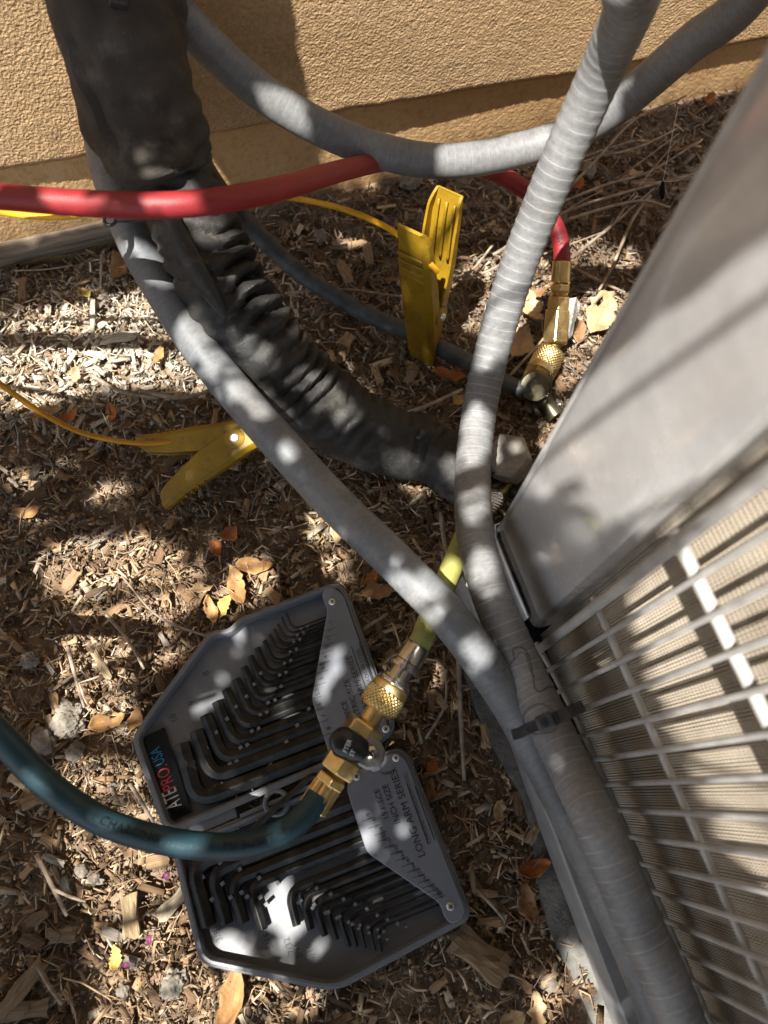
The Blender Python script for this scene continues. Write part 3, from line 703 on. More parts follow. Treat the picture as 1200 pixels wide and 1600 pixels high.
# finger notch lips
# plates that hold the key ends
up_pl = [(506, 921), (522, 917), (537, 930), (608, 1133), (604, 1147), (592, 1158), (524, 1186), (515, 1180), (487, 1092), (512, 952), (503, 930)]
lo_pl = [(600, 1181), (621, 1175), (634, 1186), (728, 1422), (722, 1437), (706, 1444), (697, 1437), (688, 1412), (573, 1332), (542, 1235), (545, 1212)]
plU = prism('size_plate', ccw(rounded(poly(up_pl, ZP), .003, 3)), ZP - .011, ZP, M['plate'], None, .0006)
plL = prism('size_plate', ccw(rounded(poly(lo_pl, ZP), .003, 3)), ZP - .011, ZP, M['plate'], None, .0006)
adopt(case, plU, plL)
for (u, v) in ((519, 940), (603, 1139), (619, 1184), (557, 1213), (704, 1416)):
    c = at(u, v, ZP); s_ = lathe('screw', c - Vector((0, 0, .001)), c + Vector((0, 0, .0009)), [(0, .0023), (.6, .0023), (1, .0017)], M['white_screw'], 18); par(s_, case)
    for a in (.5, 2.07):
        x_ = box('screw_slot', c + Vector((0, 0, .00095)), (.0022, .0005, .0003), M['ink'], rot=Matrix.Rotation(a, 3, 'Z')); par(x_, s_)
st = prism('brand_sticker', poly([(213, 1157), (257, 1136), (300, 1268), (257, 1289)], ZF + .002), ZF, ZF + .0022, M['sticker'], None, .0002); par(st, case)
def T(body, u, v, du, dv, size, mk, z=ZP + .00025, sx=1., fl=1):
    c = at(u, v, z); X_ = at(u + du, v + dv, z) - c; Y_ = Vector((-X_.y, X_.x, 0)); root_ = st if z == zs_ else ((plL if v > 1165 and u > 540 else plU) if z > ZP else case); return text(body, c, X_, Y_, size, M[mk], root_, sx=sx)
D1 = (-34, -94); zs_ = ZF + .0025
T('ATE', 269.5, 1248, *D1, .0125, 'p_white', zs_, .50); T('PRO.', 259.5, 1215, *D1, .0105, 'p_red', zs_, .66); T('USA', 246.5, 1182, *D1, .0092, 'p_blue', zs_, .62)
D2 = (-30, -88)
T('15 PIECE', 544.5, 1118, *D2, .0048, 'ink'); T('METRIC SIZE', 552, 1095, *D2, .0048, 'ink'); T('SHORT ARM SERIES', 563.5, 1078, *D2, .0048, 'ink', sx=1.05)
T('CHROME VANADIUM STEEL', 577.5, 1068, *D2, .0033, 'ink', sx=1.1)
def line(a, b, wd, mk='ink', z=ZP + .0003):
    A_, B_ = at(*a, z), at(*b, z); d = (B_ - A_).normalized(); n_ = Vector((-d.y, d.x, 0)) * wd
    par(mesh('print_line', [A_ - n_, A_ + n_, B_ + n_, B_ - n_], [(0, 1, 2, 3)], M[mk]), plL if a[1] > 1165 else plU)
line((549, 1010), (594, 1139), .00025); line((561, 1005), (606, 1134), .00025)
sz = [('8', 514, 1138), ('7', 506, 1118), ('6', 499, 1100), ('5.5', 496, 1081), ('5', 502, 1060), ('4.5', 504, 1041), ('4', 509, 1026), ('3', 511, 1010), ('2.5', 514, 997), ('2', 516, 985), ('1.5', 517, 974)]
for k, (b, u, v) in enumerate(sz):
    T(b, u, v, *D2, .0036 if k < 8 else .0028, 'ink' if k < 8 else 'faintink'); line((u - 10, v + 12), (u + 8, v + 6), .00015, 'ink' if k < 9 else 'faintink')
T('15 PIECE', 596.5, 1257, *D2, .0047, 'ink'); T('INCH SIZE', 612, 1256, *D2, .0049, 'ink'); T('LONG ARM SERIES', 637, 1270, *D2, .0060, 'ink')
T('CHROME VANADIUM STEEL', 652, 1262, *D2, .0033, 'faintink'); line((636, 1225), (669, 1318), .0003); line((648, 1228), (679, 1312), .0003)
T('(', 606, 1207, *D2, .010, 'faintink')
fr = ['3/8', '5/16', '1/4', '7/32', '3/16', '5/32', '9/64', '1/8', '7/64', '3/32', '5/64', '1/16', '.050', '.035', '.028']
for k, b in enumerate(fr):
    f = k / 14; f = 1 - (1 - f) ** 1.25
    u = 570 + 118 * f + (6 if k < 3 else 0); v = 1276 + 122 * f
    T(b, u, v, *D2, .0031 - .0005 * f, 'ink'); line((u - 11, v + 8), (u + 8, v + 1), .00014)
for b, u, v in (('10', 272, 1122), ('9', 299, 1098), ('8', 322, 1052)): T(b, u, v, *D1, .0055, 'faintink', ZF + .0002)
for b, u, v in (('3/8', 341, 1462), ('5/16', 419, 1470), ('7/32', 452, 1478), ('3/16', 465, 1485), ('9/16', 486, 1488)): T(b, u, v, *D1, .0050, 'faintink', ZF + .0002)
# hinge between the trays
HA, HB = (272, 1312), (600, 1172)
def hb(name, a, b, off, wd, z0, z1, mk):
    A_ = at(HA[0] + (HB[0] - HA[0]) * a, HA[1] + (HB[1] - HA[1]) * a + off, ZC + .008); B_ = at(HA[0] + (HB[0] - HA[0]) * b, HA[1] + (HB[1] - HA[1]) * b + off, ZC + .008)
    d = (B_ - A_).normalized(); n_ = Vector((-d.y, d.x, 0)) * wd
    o = prism(name, [A_ - n_, A_ + n_, B_ + n_, B_ - n_], z0, z1, M[mk], None, .0003); par(o, case); return o
hb('hinge_bar', .02, .98, -14, .0016, ZC + .004, ZC + .016, 'case'); hb('hinge_bar', .0, .30, -2, .0030, ZC + .002, ZC + .013, 'clip'); hb('hinge_bar', .32, .97, 8, .0012, ZC + .003, ZC + .014, 'case'); hb('hinge_bar', .02, .6, 22, .0012, ZC + .003, ZC + .012, 'case')
for k in range(9):
    a = .30 + k * .075; hb('hinge_rung', a, a + .006, -24, .0040, ZC + .003, ZC + .0125, 'case')
for k in range(7):
    a = .30 + k * .09; hb('hinge_rung', a, a + .006, 15, .0040, ZC + .003, ZC + .0125, 'case')
cr = at(432, 1254, ZC + .014); par(tube('hanging_loop', [cr + Vector((math.cos(a), math.sin(a), 0)) * .0065 for a in np.linspace(0, 2 * math.pi, 29)], .0016, M['case'], seg=8, raw=True, cap=False), case)
# hex keys, each a thing of its own
def hexkey(pts, af, label, group, z=ZK):
    r = af / 2 / math.cos(math.pi / 6) * .93
    A_, B_, C_ = (at(u, v, z - .0045 + r * .9) for u, v in pts)
    rb = min(.0058 + r * .9, (A_ - B_).length * .6)
    d1 = (A_ - B_).normalized(); d2 = (C_ - B_).normalized(); p = B_ + d1 * rb; q = B_ + d2 * rb; path = [A_]
    for j in range(9): t_ = j / 8; path.append(p * (1 - t_) ** 2 + B_ * 2 * t_ * (1 - t_) + q * t_ * t_)
    path.append(C_)
    o = tube('hex_key', path, r, M['key'], None, 6, raw=True, smooth=False)
    bevel(o, r * .10, 1, 40)
    tag(o, label, 'hex key', group); return o
shortk = [((285, 1162), (309, 1252)), ((307, 1142), (333, 1215)), ((322, 1117), (350, 1189)), ((339, 1096), (368, 1163)), ((353, 1077), (381, 1137)), ((369, 1061), (394, 1118)), ((381, 1042), (404, 1096)), ((391, 1025), (412, 1074)), ((402, 1012), (420, 1055)), ((413, 1001), (429, 1037)), ((421, 992), (435, 1021)), ((428, 983), (441, 1010)), ((434, 975), (447, 1000)), ((440, 964), (452, 992)), ((447, 956), (457, 984))]
afs = [10, 9, 8, 7, 6, 5.5, 5, 4.5, 4, 3, 2.5, 2, 1.5, 1.27, .9]
words = ['largest', 'second largest', 'third largest', 'fourth largest', 'fifth largest', 'sixth largest', 'seventh largest', 'eighth largest', 'ninth largest', 'tenth largest', 'eleventh largest', 'twelfth largest', 'thirteenth largest', 'second thinnest', 'thinnest']
for k, ((a, b), af) in enumerate(zip(shortk, afs)):
    ex_ = 535 - 12 * max(0, 1 - abs(k - 4) / 5) if k < 10 else 522; c = (ex_, b[1] - .385 * (ex_ - b[0]))
    hexkey((a, b, c), af / 1000, f'{words[k]} black hex key in the upper tray of the grey case', 'short arm hex keys in the upper tray')
longk = [((326, 1448), (300, 1352), 9.5), ((355, 1444), (331, 1362), 8), ((381, 1442), (361, 1376), 7), ((411, 1453), (390, 1384), 6), ((464, 1446), (450, 1392), 5), ((486, 1452), (472, 1401), 4.6), ((508, 1462), (492, 1409), 4), ((526, 1468), (510, 1417), 3.4), ((546, 1479), (528, 1424), 2.8), ((558, 1480), (544, 1434), 2.4), ((571, 1482), (560, 1441), 2), ((586, 1485), (576, 1447), 1.6), ((596, 1487), (589, 1452), 1.2)]
for k, (a, b, af) in enumerate(longk):
    f = k / 12; ex_ = 566 + 128 * f; ey = b[1] - .40 * (ex_ - b[0])
    hexkey((a, b, (ex_, ey)), af / 1000, f'{(words[:11] + ["second thinnest", "thinnest"])[k]} black hex key in the lower tray of the grey case', 'long arm hex keys in the lower tray')
hexkey(((509, 1226), (492, 1207), (395, 1296)), .0036, 'thin black hex key lying loose across the hinge of the grey case', None, ZC + .021)
# little clips that hold the keys
clipm = None
def clip(u, v, z=ZF + .0058, s=(.0030, .0026, .006), rot=.35):
    global clipm
    if clipm is None:
        o = box('key_clip', (0, 0, 0), (1, 1, 1), M['clip']); clipm = o.data
    else: o = bpy.data.objects.new('key_clip', clipm); COL.objects.link(o)
    o.location = at(u, v, z); o.rotation_euler = (0, 0, rot); o.scale = (s[0] * .78, s[1] * .72, s[2] * .85); par(o, case)
for k, (a, b) in enumerate(shortk):
    if k > 12: continue
    sc = .55 + .45 * (1 - k / 13); s = (.0032 * sc, .0030 * sc, .0085)
    for f in (.24, .36): clip(b[0] + 90 * f * (.6 + .4 * sc) + 6, b[1] - 35 * f - 13 * sc, s=s)
    if k < 8: clip(a[0] + 17, a[1] + 28, s=s)
    if k < 8: clip(b[0] + 115, b[1] - 44 - 12 * sc, s=s)
for k, (a, b, af) in enumerate(longk):
    sc = .6 + .4 * (1 - k / 13); s = (.0030 * sc, .0030 * sc, .0085)
    clip(b[0] + 12 + 6 * sc, b[1] + 10 * sc + 8, s=s); clip(a[0] - 3 + 10 * sc, a[1] - 30 * sc - 14, s=s)
    clip(b[0] + 45, b[1] - 5, s=s)

# ------------------------------------------------------------------ teal hose with its ball valve, and the yellow hose
th = thing('charging_hose', 'teal charging hose with brass ball valve lying over the grey case', 'hose', at(560, 1180, .03))
PT = [Vector((-.95, .02, .01)), Vector((-.70, .16, .012)), Vector((-.45, .22, .06)), atd(-160, 1010, .34), atd(-70, 1085, .345), atd(0, 1150, .352), atd(70, 1222, .358), atd(160, 1283, .364), atd(270, 1316, .372), atd(370, 1322, .380), atd(440, 1302, .388), atd(480, 1270, .394), atd(499, 1243, .398)]
QT = catmull(PT, .004); thh = par(tube('rubber_hose', QT, .0066, M['teal'], seg=24, raw=True), th)
text_on_tube('CHARGING', QT, (200, 1296), .0069, .0058, M['ink'], thh)
text_on_tube('PSI BURST', QT, (385, 1321), .0069, .0058, M['ink'], thh)
dz = .4
def R_(t): # points along the straight run of fittings, t in 0..1 from hose end to the yellow hose
    return atd(489 + (652 - 489) * t, 1262 + (1010 - 1262) * t, .398 + (.418 - .398) * t)
def flutes(s, th_): return .00035 * math.cos(th_ * 14)
fer = lathe('ferrule', R_(-.005), R_(.145), [(0, .0076), (.05, .0080), (.1, .0076), (.85, .0076), (1, .0074)], M['brass'], 112, rfn=flutes)
adopt(th, fer,
      hexnut('hex_nut', R_(.142), R_(.195), .0088, M['brass'], .12, .1),
      lathe('thread', R_(.193), R_(.225), [(0, .0060), (.25, .0070), (.5, .0062), (.75, .0070), (1, .0062)], M['oldbrass'], 24),
      hexnut('hex_collar', R_(.215), R_(.315), .0104, M['brass'], .06, .1),
      lathe('ball_housing', R_(.305), R_(.42), [(0, .0085), (.2, .0078), (.5, .0095), (.8, .0078), (1, .0085)], M['brass'], 24),
      hexnut('valve_body', R_(.41), R_(.525), .0108, M['brass'], .10, .4),
      lathe('neck', R_(.52), R_(.605), [(0, .0080), (.2, .0056), (1, .0054)], M['brass'], 24),
      lathe('nut_lip', R_(.600), R_(.618), [(0, .0085), (.3, .0102), (1, .0100)], M['brass'], 32),
      knurl('knurled_nut', R_(.612), R_(.725), .0104, M['brass'], .0006, 26),
      lathe('nut_collar', R_(.722), R_(.765), [(0, .0102), (.1, .0104), (.8, .0100), (1, .0088)], M['brass'], 36))
# lever with black grip and screw
lc = R_(.395); upv = (Vector((0, 0, 1))); 
lpv = atd(578, 1178, .382); gx_ = (atd(522, 1156, .382) - lpv)
hub = lathe('lever_hub', lpv - upv * .004, lpv + upv * .0022, [(0, .0055), (.2, .0078), (.85, .0078), (1, .0066)], M['zinc'], 10, .3)
tabp = [atd(590, 1158, .384), atd(600, 1182, .384), atd(594, 1203, .384), atd(584, 1206, .384), atd(566, 1196, .384), atd(556, 1180, .384), atd(566, 1160, .384)]
V = [p + upv * .0008 for p in tabp] + [p - upv * .0014 for p in tabp]; n = len(tabp)
tabm = mesh('lever_plate', V, [tuple(range(n)), tuple(range(2 * n - 1, n - 1, -1))] + [(i, i + n, (i + 1) % n + n, (i + 1) % n) for i in range(n)], M['zinc']); bevel(tabm, .0006, 2)
scr = lathe('lever_screw', lpv + atd(580, 1178, .382) - lpv, lpv + upv * .0042, [(0, .0040), (.6, .0042), (.9, .0034), (1, .002)], M['steel'], 20)
for a in (.4, 1.97):
    x_ = box('screw_slot', lpv + upv * .0043, (.0042, .0009, .0006), M['ink'], rot=Matrix.Rotation(a, 3, 'Z')); par(x_, scr)
gp = [atd(563, 1174, .381), atd(552, 1168, .379), atd(541, 1162, .377), atd(531, 1157, .375), atd(524, 1155, .375), atd(519, 1154, .376)]
grip = tube('lever_grip', gp, [.0062, .0072, .0074, .0076, .0066, .0022], M['lever'], seg=20, step=.0012)
for v in grip.data.vertices:      # flattened, dipped grip
    c = gp[0]; v.co.z = c.z + .003 + (v.co.z - c.z - .003) * .62
adopt(th, hub, tabm, scr, grip)
gX = atd(548, 1150, .373) - atd(536, 1178, .373)
text('FTER', atd(543, 1166, .366), gX, atd(520, 1150, .373) - atd(548, 1162, .373), .0031, M['print_w'], grip); text('ST', atd(551, 1177, .366), gX, atd(520, 1150, .373) - atd(548, 1162, .373), .0031, M['print_w'], grip)
yh = thing('charging_hose', 'yellow-green hose running from under the conduits to the knurled brass nut', 'hose', at(690, 930, .04))
PY = [R_(.985), R_(1.05), atd(668, 975, .424), atd(690, 925, .432), atd(716, 862, .446), atd(738, 815, .455), at(756, 790, .036)]
QY = catmull(PY, .004); yhh = par(tube('rubber_hose', QY, .0064, M['yelhose'], seg=22, raw=True), yh)
text_on_tube('28012 - II', QY, (671, 968), .0064, .0042, M['ink'], yhh, -.45)
adopt(yh, lathe('ferrule', R_(.895), R_(1.005), [(0, .0068), (.08, .0078), (.9, .0076), (1, .0072)], M['steel'], 32),
      lathe('swivel_groove', R_(.86), R_(.90), [(0, .0088), (.45, .0090), (.5, .0072), (1, .0072)], M['steel'], 32),
      lathe('swivel_neck', R_(.80), R_(.865), [(0, .0062), (1, .0058)], M['steel'], 28),
      lathe('swivel_flange', R_(.758), R_(.805), [(0, .0088), (.3, .0096), (.6, .0094), (.7, .0080), (1, .0078)], M['steel'], 36))

# ------------------------------------------------------------------ zip tie, strands, web
zt = thing('cable_tie', 'black nylon cable tie binding the conduits to the wire guard', 'cable tie', atd(860, 1130, .36))
hd = atd(852, 1128, .345); dirz = (atd(905, 1105, .35) - atd(805, 1145, .36)).normalized()
upz = Vector((ray(855, 1128))).normalized() * -1; side = dirz.cross(upz).normalized()
Rz = Matrix([[dirz[i], side[i], upz[i]] for i in range(3)])
par(box('tie_head', hd, (.0085, .0075, .0055), M['ziptie'], rot=Rz, bev=.0012), zt)
par(lathe('tie_slot', hd + upz * .0026, hd + upz * .0033, [(0, .0023), (.5, .0023), (1, .0012)], M['ink'], 16), zt)
def strap(name, pts, wd, tk=.0008):
    Q = catmull(pts, .002); V = []; Fc = []
    T_, _ = frames(Q)
    for i, q in enumerate(Q):
        a = ray(*proj(q)); n_ = -Vector(a).normalized(); s_ = T_[i].cross(n_).normalized() * wd
        for p in (q - s_ + n_ * tk, q + s_ + n_ * tk, q + s_ - n_ * tk, q - s_ - n_ * tk): V.append(p)
    for i in range(len(Q) - 1):
        for j in range(4): a = i * 4 + j; b = i * 4 + (j + 1) % 4; Fc.append((a, b, b + 4, a + 4))
    Fc += [(3, 2, 1, 0), tuple(range(len(V) - 4, len(V)))]
    return mesh(name, V, Fc, M['ziptie'])
par(strap('tie_band', [atd(800, 1148, .383), atd(812, 1145, .373), atd(828, 1137, .362), atd(845, 1131, .352)], .0026), zt)
par(strap('tie_band', [atd(860, 1126, .347), atd(880, 1117, .345), atd(897, 1109, .352), atd(908, 1104, .364), atd(912, 1102, .38)], .0028), zt)
def strand(label, pts, r=.0003, mk='hair', name='loose_strand'):
    tag(tube(name, pts, r, M[mk], seg=5, step=.002), label, 'strand')
strand('dark strand looped over the two conduits above the cable tie', [atd(785, 1048, .373), atd(803, 1030, .352), atd(801, 1015, .350), atd(815, 1011, .348), atd(826, 1024, .347), atd(832, 1050, .347), atd(836, 1075, .347), atd(845, 1081, .348), atd(856, 1073, .352), atd(866, 1074, .358)])
strand('dark strand curling beside the panel above the cable tie', [atd(802, 1032, .349), atd(812, 1021, .347), atd(822, 1022, .346), atd(828, 1045, .346), atd(835, 1058, .346)], .00025)
strand('fine dark strand circling the head of the cable tie', [atd(819, 1135, .352), atd(818, 1118, .350), atd(830, 1104, .346), atd(848, 1100, .344), atd(864, 1112, .341), atd(872, 1132, .342), atd(866, 1142, .343), atd(850, 1146, .343), atd(830, 1146, .347), atd(822, 1138, .35)], .00025)
web = thing('spider_web', 'pale spider silk threads with trapped debris between mulch and panel', 'spider web', at(1030, 285, .02))
wc = at(1036, 283, .05)
for p in (at(1060, 165, .06), at(985, 285, .02), atx(1083, 275, XF + .01), at(1020, 300, .02), at(1045, 310, .02)):
    par(tube('silk_thread', [wc, (wc + p) / 2 - Vector((0, 0, .001)), p], .00014, M['web'], seg=4, step=.02), web)
par(tube('trapped_debris', [wc, wc + Vector((-.002, -.006, -.004)), wc + Vector((-.003, -.011, -.006))], [.001, .0025, .0012], M['fibre'], seg=7), web)

# ------------------------------------------------------------------ litter on the ground
CASEP = [np.array([(p.x, p.y) for p in inset(T_, .0005)]) for T_ in (TU, TL)]
def inpoly(P, poly_):
    x, y = P[:, 0], P[:, 1]; r = np.zeros(len(P), bool); n = len(poly_)
    for i in range(n):
        (x1, y1), (x2, y2) = poly_[i - 1], poly_[i]
        c = ((y1 > y) != (y2 > y)); 
        with np.errstate(divide='ignore', invalid='ignore'): xx = (x2 - x1) * (y - y1) / (y2 - y1) + x1
        r ^= c & (x < xx)
    return r
def free(x, y, pad_=.004):
    """open mulch: not on the pad, the unit, or inside the case"""
    P_ = np.stack([x, y], 1); ok = ~((x > PANX - .0095) & (y < .105)) & ~((x > XF - .012) & (y < YP1 + .004)) & (y < YW - .006)
    for c in CASEP: ok &= ~inpoly(P_, c)
    return ok
HGRID = {}
gxs = np.arange(-.6, .85, .01); gys = np.arange(-.6, .48, .01)
HG = np.array([[hgt(x, y) for x in gxs] for y in gys])
def hg(x, y):
    fx = np.clip((x + .6) / .01, 0, len(gxs) - 1.001); fy = np.clip((y + .6) / .01, 0, len(gys) - 1.001)
    i = fx.astype(int); j = fy.astype(int); a = fx - i; b = fy - j
    return HG[j, i] * (1 - a) * (1 - b) + HG[j, i + 1] * a * (1 - b) + HG[j + 1, i] * (1 - a) * b + HG[j + 1, i + 1] * a * b
PALE = np.array([(.54, .42, .28), (.48, .36, .225), (.60, .50, .37)]); MID = np.array([(.37, .245, .14), (.42, .29, .172), (.30, .195, .11)]); DRK = np.array([(.17, .105, .06), (.20, .122, .068), (.12, .078, .048)])
GREY = np.array([(.22, .185, .15), (.27, .235, .195)]); DUST_LIT = np.array([(.66, .60, .49), (.56, .50, .395)])
def tints(n, x, y):
    big = np.array([noise.noise(Vector((a, b, 5)) * 10) for a, b in zip(x, y)])
    dust = np.clip(1.25 - np.hypot((x + .06) / .13, (y - .355) / .07), 0, 1)          # pale dusty debris left of the pipe, paled further so the sunlit strip looks brighter
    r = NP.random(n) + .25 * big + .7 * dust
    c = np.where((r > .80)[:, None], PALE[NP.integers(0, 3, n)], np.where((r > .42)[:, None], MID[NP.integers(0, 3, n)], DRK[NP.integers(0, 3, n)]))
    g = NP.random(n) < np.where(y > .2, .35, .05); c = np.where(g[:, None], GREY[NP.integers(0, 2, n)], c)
    g = NP.random(n) < dust * .8; c = np.where(g[:, None], DUST_LIT[NP.integers(0, 2, n)], c)
    return c * NP.uniform(.72, 1.15, (n, 1))
CHF = np.array([(0, 1, 2, 3), (7, 6, 5, 4), (0, 4, 5, 1), (1, 5, 6, 2), (2, 6, 7, 3), (3, 7, 4, 0)])
def chips(name, n, lmin, lmax, asp, thick, z0, z1, tilt, mat_, label, bend=0., xr=(-.42, .62), yr=(-.38, YW), cfun=None):
    x = NP.uniform(*xr, n); y = NP.uniform(*yr, n); k = free(x, y); x, y = x[k], y[k]; n = len(x)
    L = lmin * (lmax / lmin) ** (NP.random(n) ** 1.6); W = L * NP.uniform(*asp, n); T_ = W * NP.uniform(*thick, n)
    az = NP.uniform(0, 2 * np.pi, n); ti = NP.normal(0, tilt, n); ro = NP.normal(0, tilt * 1.3, n)
    z = hg(x, y) + NP.uniform(z0, z1, n)
    a = np.stack([np.cos(az) * np.cos(ti), np.sin(az) * np.cos(ti), np.sin(ti)], 1); b0 = np.stack([-np.sin(az), np.cos(az), np.zeros(n)], 1); c0 = np.cross(a, b0)
    b = b0 * np.cos(ro)[:, None] + c0 * np.sin(ro)[:, None]; c = np.cross(a, b)
    # 4 corner ring at each end, ragged
    sgn = np.array([(-1, -1), (1, -1), (1, 1), (-1, 1)])
    C_ = np.stack([x, y, z], 1); cols = cfun(n, x, y) if cfun else tints(n, x, y)
    rings = 3 if bend else 2
    Vv = np.zeros((n, rings * 4, 3)); gu = np.zeros((n, rings * 4)); gv = np.zeros((n, rings * 4)); cv = NP.normal(0, bend, n) if bend else None
    for e in range(rings):
        s = -1 + 2 * e / (rings - 1)
        for q, (p, r_) in enumerate(sgn):
            tw = NP.uniform(.45, 1.0, n); la = s * L / 2 * NP.uniform(.72, 1.0, n); wb = p * W / 2 * tw; tc = r_ * T_ / 2 * NP.uniform(.6, 1, n)
            off = b * (cv * L * (1 - s * s))[:, None] if bend else 0
            if bend: off = off + c * (np.abs(cv) * L * .7 * (1 - s * s))[:, None]
            Vv[:, e * 4 + q] = C_ + a * la[:, None] + b * wb[:, None] + c * tc[:, None] + off
            gu[:, e * 4 + q] = la; gv[:, e * 4 + q] = wb + tc * .7
    nv = rings * 4
    faces = [CHF] if rings == 2 else []
    if rings == 3:
        f = [(0, 1, 2, 3), (11, 10, 9, 8)]
        for e in range(2):
            for q in range(4): f.append((e * 4 + q, e * 4 + 4 + q, e * 4 + 4 + (q + 1) % 4, e * 4 + (q + 1) % 4))
        FT = np.array(f)
    else: FT = CHF
    FA = (FT[None] + (np.arange(n) * nv)[:, None, None]).reshape(-1, 4)
    me = bpy.data.meshes.new(name); me.vertices.add(n * nv); me.vertices.foreach_set('co', Vv.reshape(-1).astype(np.float32))
    me.loops.add(FA.size); me.loops.foreach_set('vertex_index', FA.reshape(-1).astype(np.int32))
    me.polygons.add(len(FA)); me.polygons.foreach_set('loop_start', np.arange(0, FA.size, 4, dtype=np.int32)); 
    me.update(calc_edges=True); me.validate()
    for nm, arr in (('gu', gu), ('gv', gv), ('gw', np.repeat(NP.uniform(0, 500, n)[:, None], nv, 1))):
        at_ = me.attributes.new(nm, 'FLOAT', 'POINT'); at_.data.foreach_set('value', arr.reshape(-1).astype(np.float32))
    ca_ = me.attributes.new('tint', 'FLOAT_COLOR', 'POINT'); cc = np.ones((n, nv, 4)); cc[:, :, :3] = cols[:, None]; ca_.data.foreach_set('color', cc.reshape(-1).astype(np.float32))
    o = link(name, me, mat_); tag(o, label, kind='stuff'); return o
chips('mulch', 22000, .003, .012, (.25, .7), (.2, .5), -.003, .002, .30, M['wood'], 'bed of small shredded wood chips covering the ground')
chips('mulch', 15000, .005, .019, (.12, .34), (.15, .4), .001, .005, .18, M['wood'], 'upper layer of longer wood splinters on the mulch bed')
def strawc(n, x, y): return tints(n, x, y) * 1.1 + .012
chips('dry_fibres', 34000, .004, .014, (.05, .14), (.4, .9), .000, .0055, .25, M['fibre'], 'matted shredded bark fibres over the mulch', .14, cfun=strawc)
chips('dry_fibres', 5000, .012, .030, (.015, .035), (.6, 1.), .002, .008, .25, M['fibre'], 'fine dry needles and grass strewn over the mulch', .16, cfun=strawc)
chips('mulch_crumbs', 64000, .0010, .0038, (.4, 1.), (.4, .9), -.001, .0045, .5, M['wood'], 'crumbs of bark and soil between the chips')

# individual large chips
def where(u, v):
    if v < 470 and u < 260: return 'by the footing left of the black pipe'
    if v < 690 and u < 320: return 'on the pale sunny strip left of the diagonal conduit'
    if v < 620 and u < 620: return 'between the black pipe and the wall'
    if v < 420 and u > 860: return 'in the shade between the wall and the unit'
    if v < 720: return 'around the brass fittings of the red hose'
    if u < 240 and v > 1150: return 'left of the grey case below the teal hose'
    if v > 1480 and u < 640: return 'below the grey case at the bottom edge'
    if v < 1160 and u < 480: return 'between the lying clamp and the grey case'
    if v > 1180: return 'between the grey case and the concrete pad'
    return 'between the diagonal conduit and the upright conduit'
def bigchip(u, v, L, W, T_, az, col, mat_=None, seed=0, dz=.007, tilt=0.):
    rg = random.Random(seed); nl, nw = 6, 4; V = []; gu = []; gv = []
    c = at(u, v, .006); z = hgt(c.x, c.y) + dz
    for side_ in (1, -1):
        for i in range(nl + 1):
            for j in range(nw + 1):
                a = (i / nl - .5) * L; b = (j / nw - .5) * W
                if i in (0, nl): a *= rg.uniform(.78, 1.05)
                if j in (0, nw): b *= 1 + .25 * math.sin(i * 1.3 + seed) * rg.uniform(.2, 1)
                h = side_ * T_ / 2 * (1 - .35 * (abs(2 * j / nw - 1)) ** 2) + .12 * T_ * rg.uniform(-1, 1) + .05 * L * math.sin(i / nl * math.pi) * .4
                V.append((a, b, h)); gu.append(a); gv.append(b + h * .5)
    m_ = (nl + 1) * (nw + 1); Fc = []
    idx = lambda i, j: i * (nw + 1) + j
    for i in range(nl):
        for j in range(nw):
            q = (idx(i, j), idx(i + 1, j), idx(i + 1, j + 1), idx(i, j + 1)); Fc += [q, tuple(m_ + k for k in q[::-1])]
    bd = [idx(i, 0) for i in range(nl + 1)] + [idx(nl, j) for j in range(1, nw + 1)] + [idx(i, nw) for i in range(nl - 1, -1, -1)] + [idx(0, j) for j in range(nw - 1, 0, -1)]
    for k in range(len(bd)): a, b = bd[k], bd[(k + 1) % len(bd)]; Fc.append((a, a + m_, b + m_, b))
    o = mesh('wood_chip', V, Fc, mat_ or M['wood'], None, False, dict(gu=gu, gv=gv, gw=[rg.uniform(0, 300)] * len(V)))
    t_ = o.data.attributes.new('tint', 'FLOAT_COLOR', 'POINT'); t_.data.foreach_set('color', np.tile(np.array([*col, 1], np.float32), len(V)))
    o.location = (c.x, c.y, z); o.rotation_euler = (rg.gauss(0, .12), tilt + rg.gauss(0, .08), az); return o
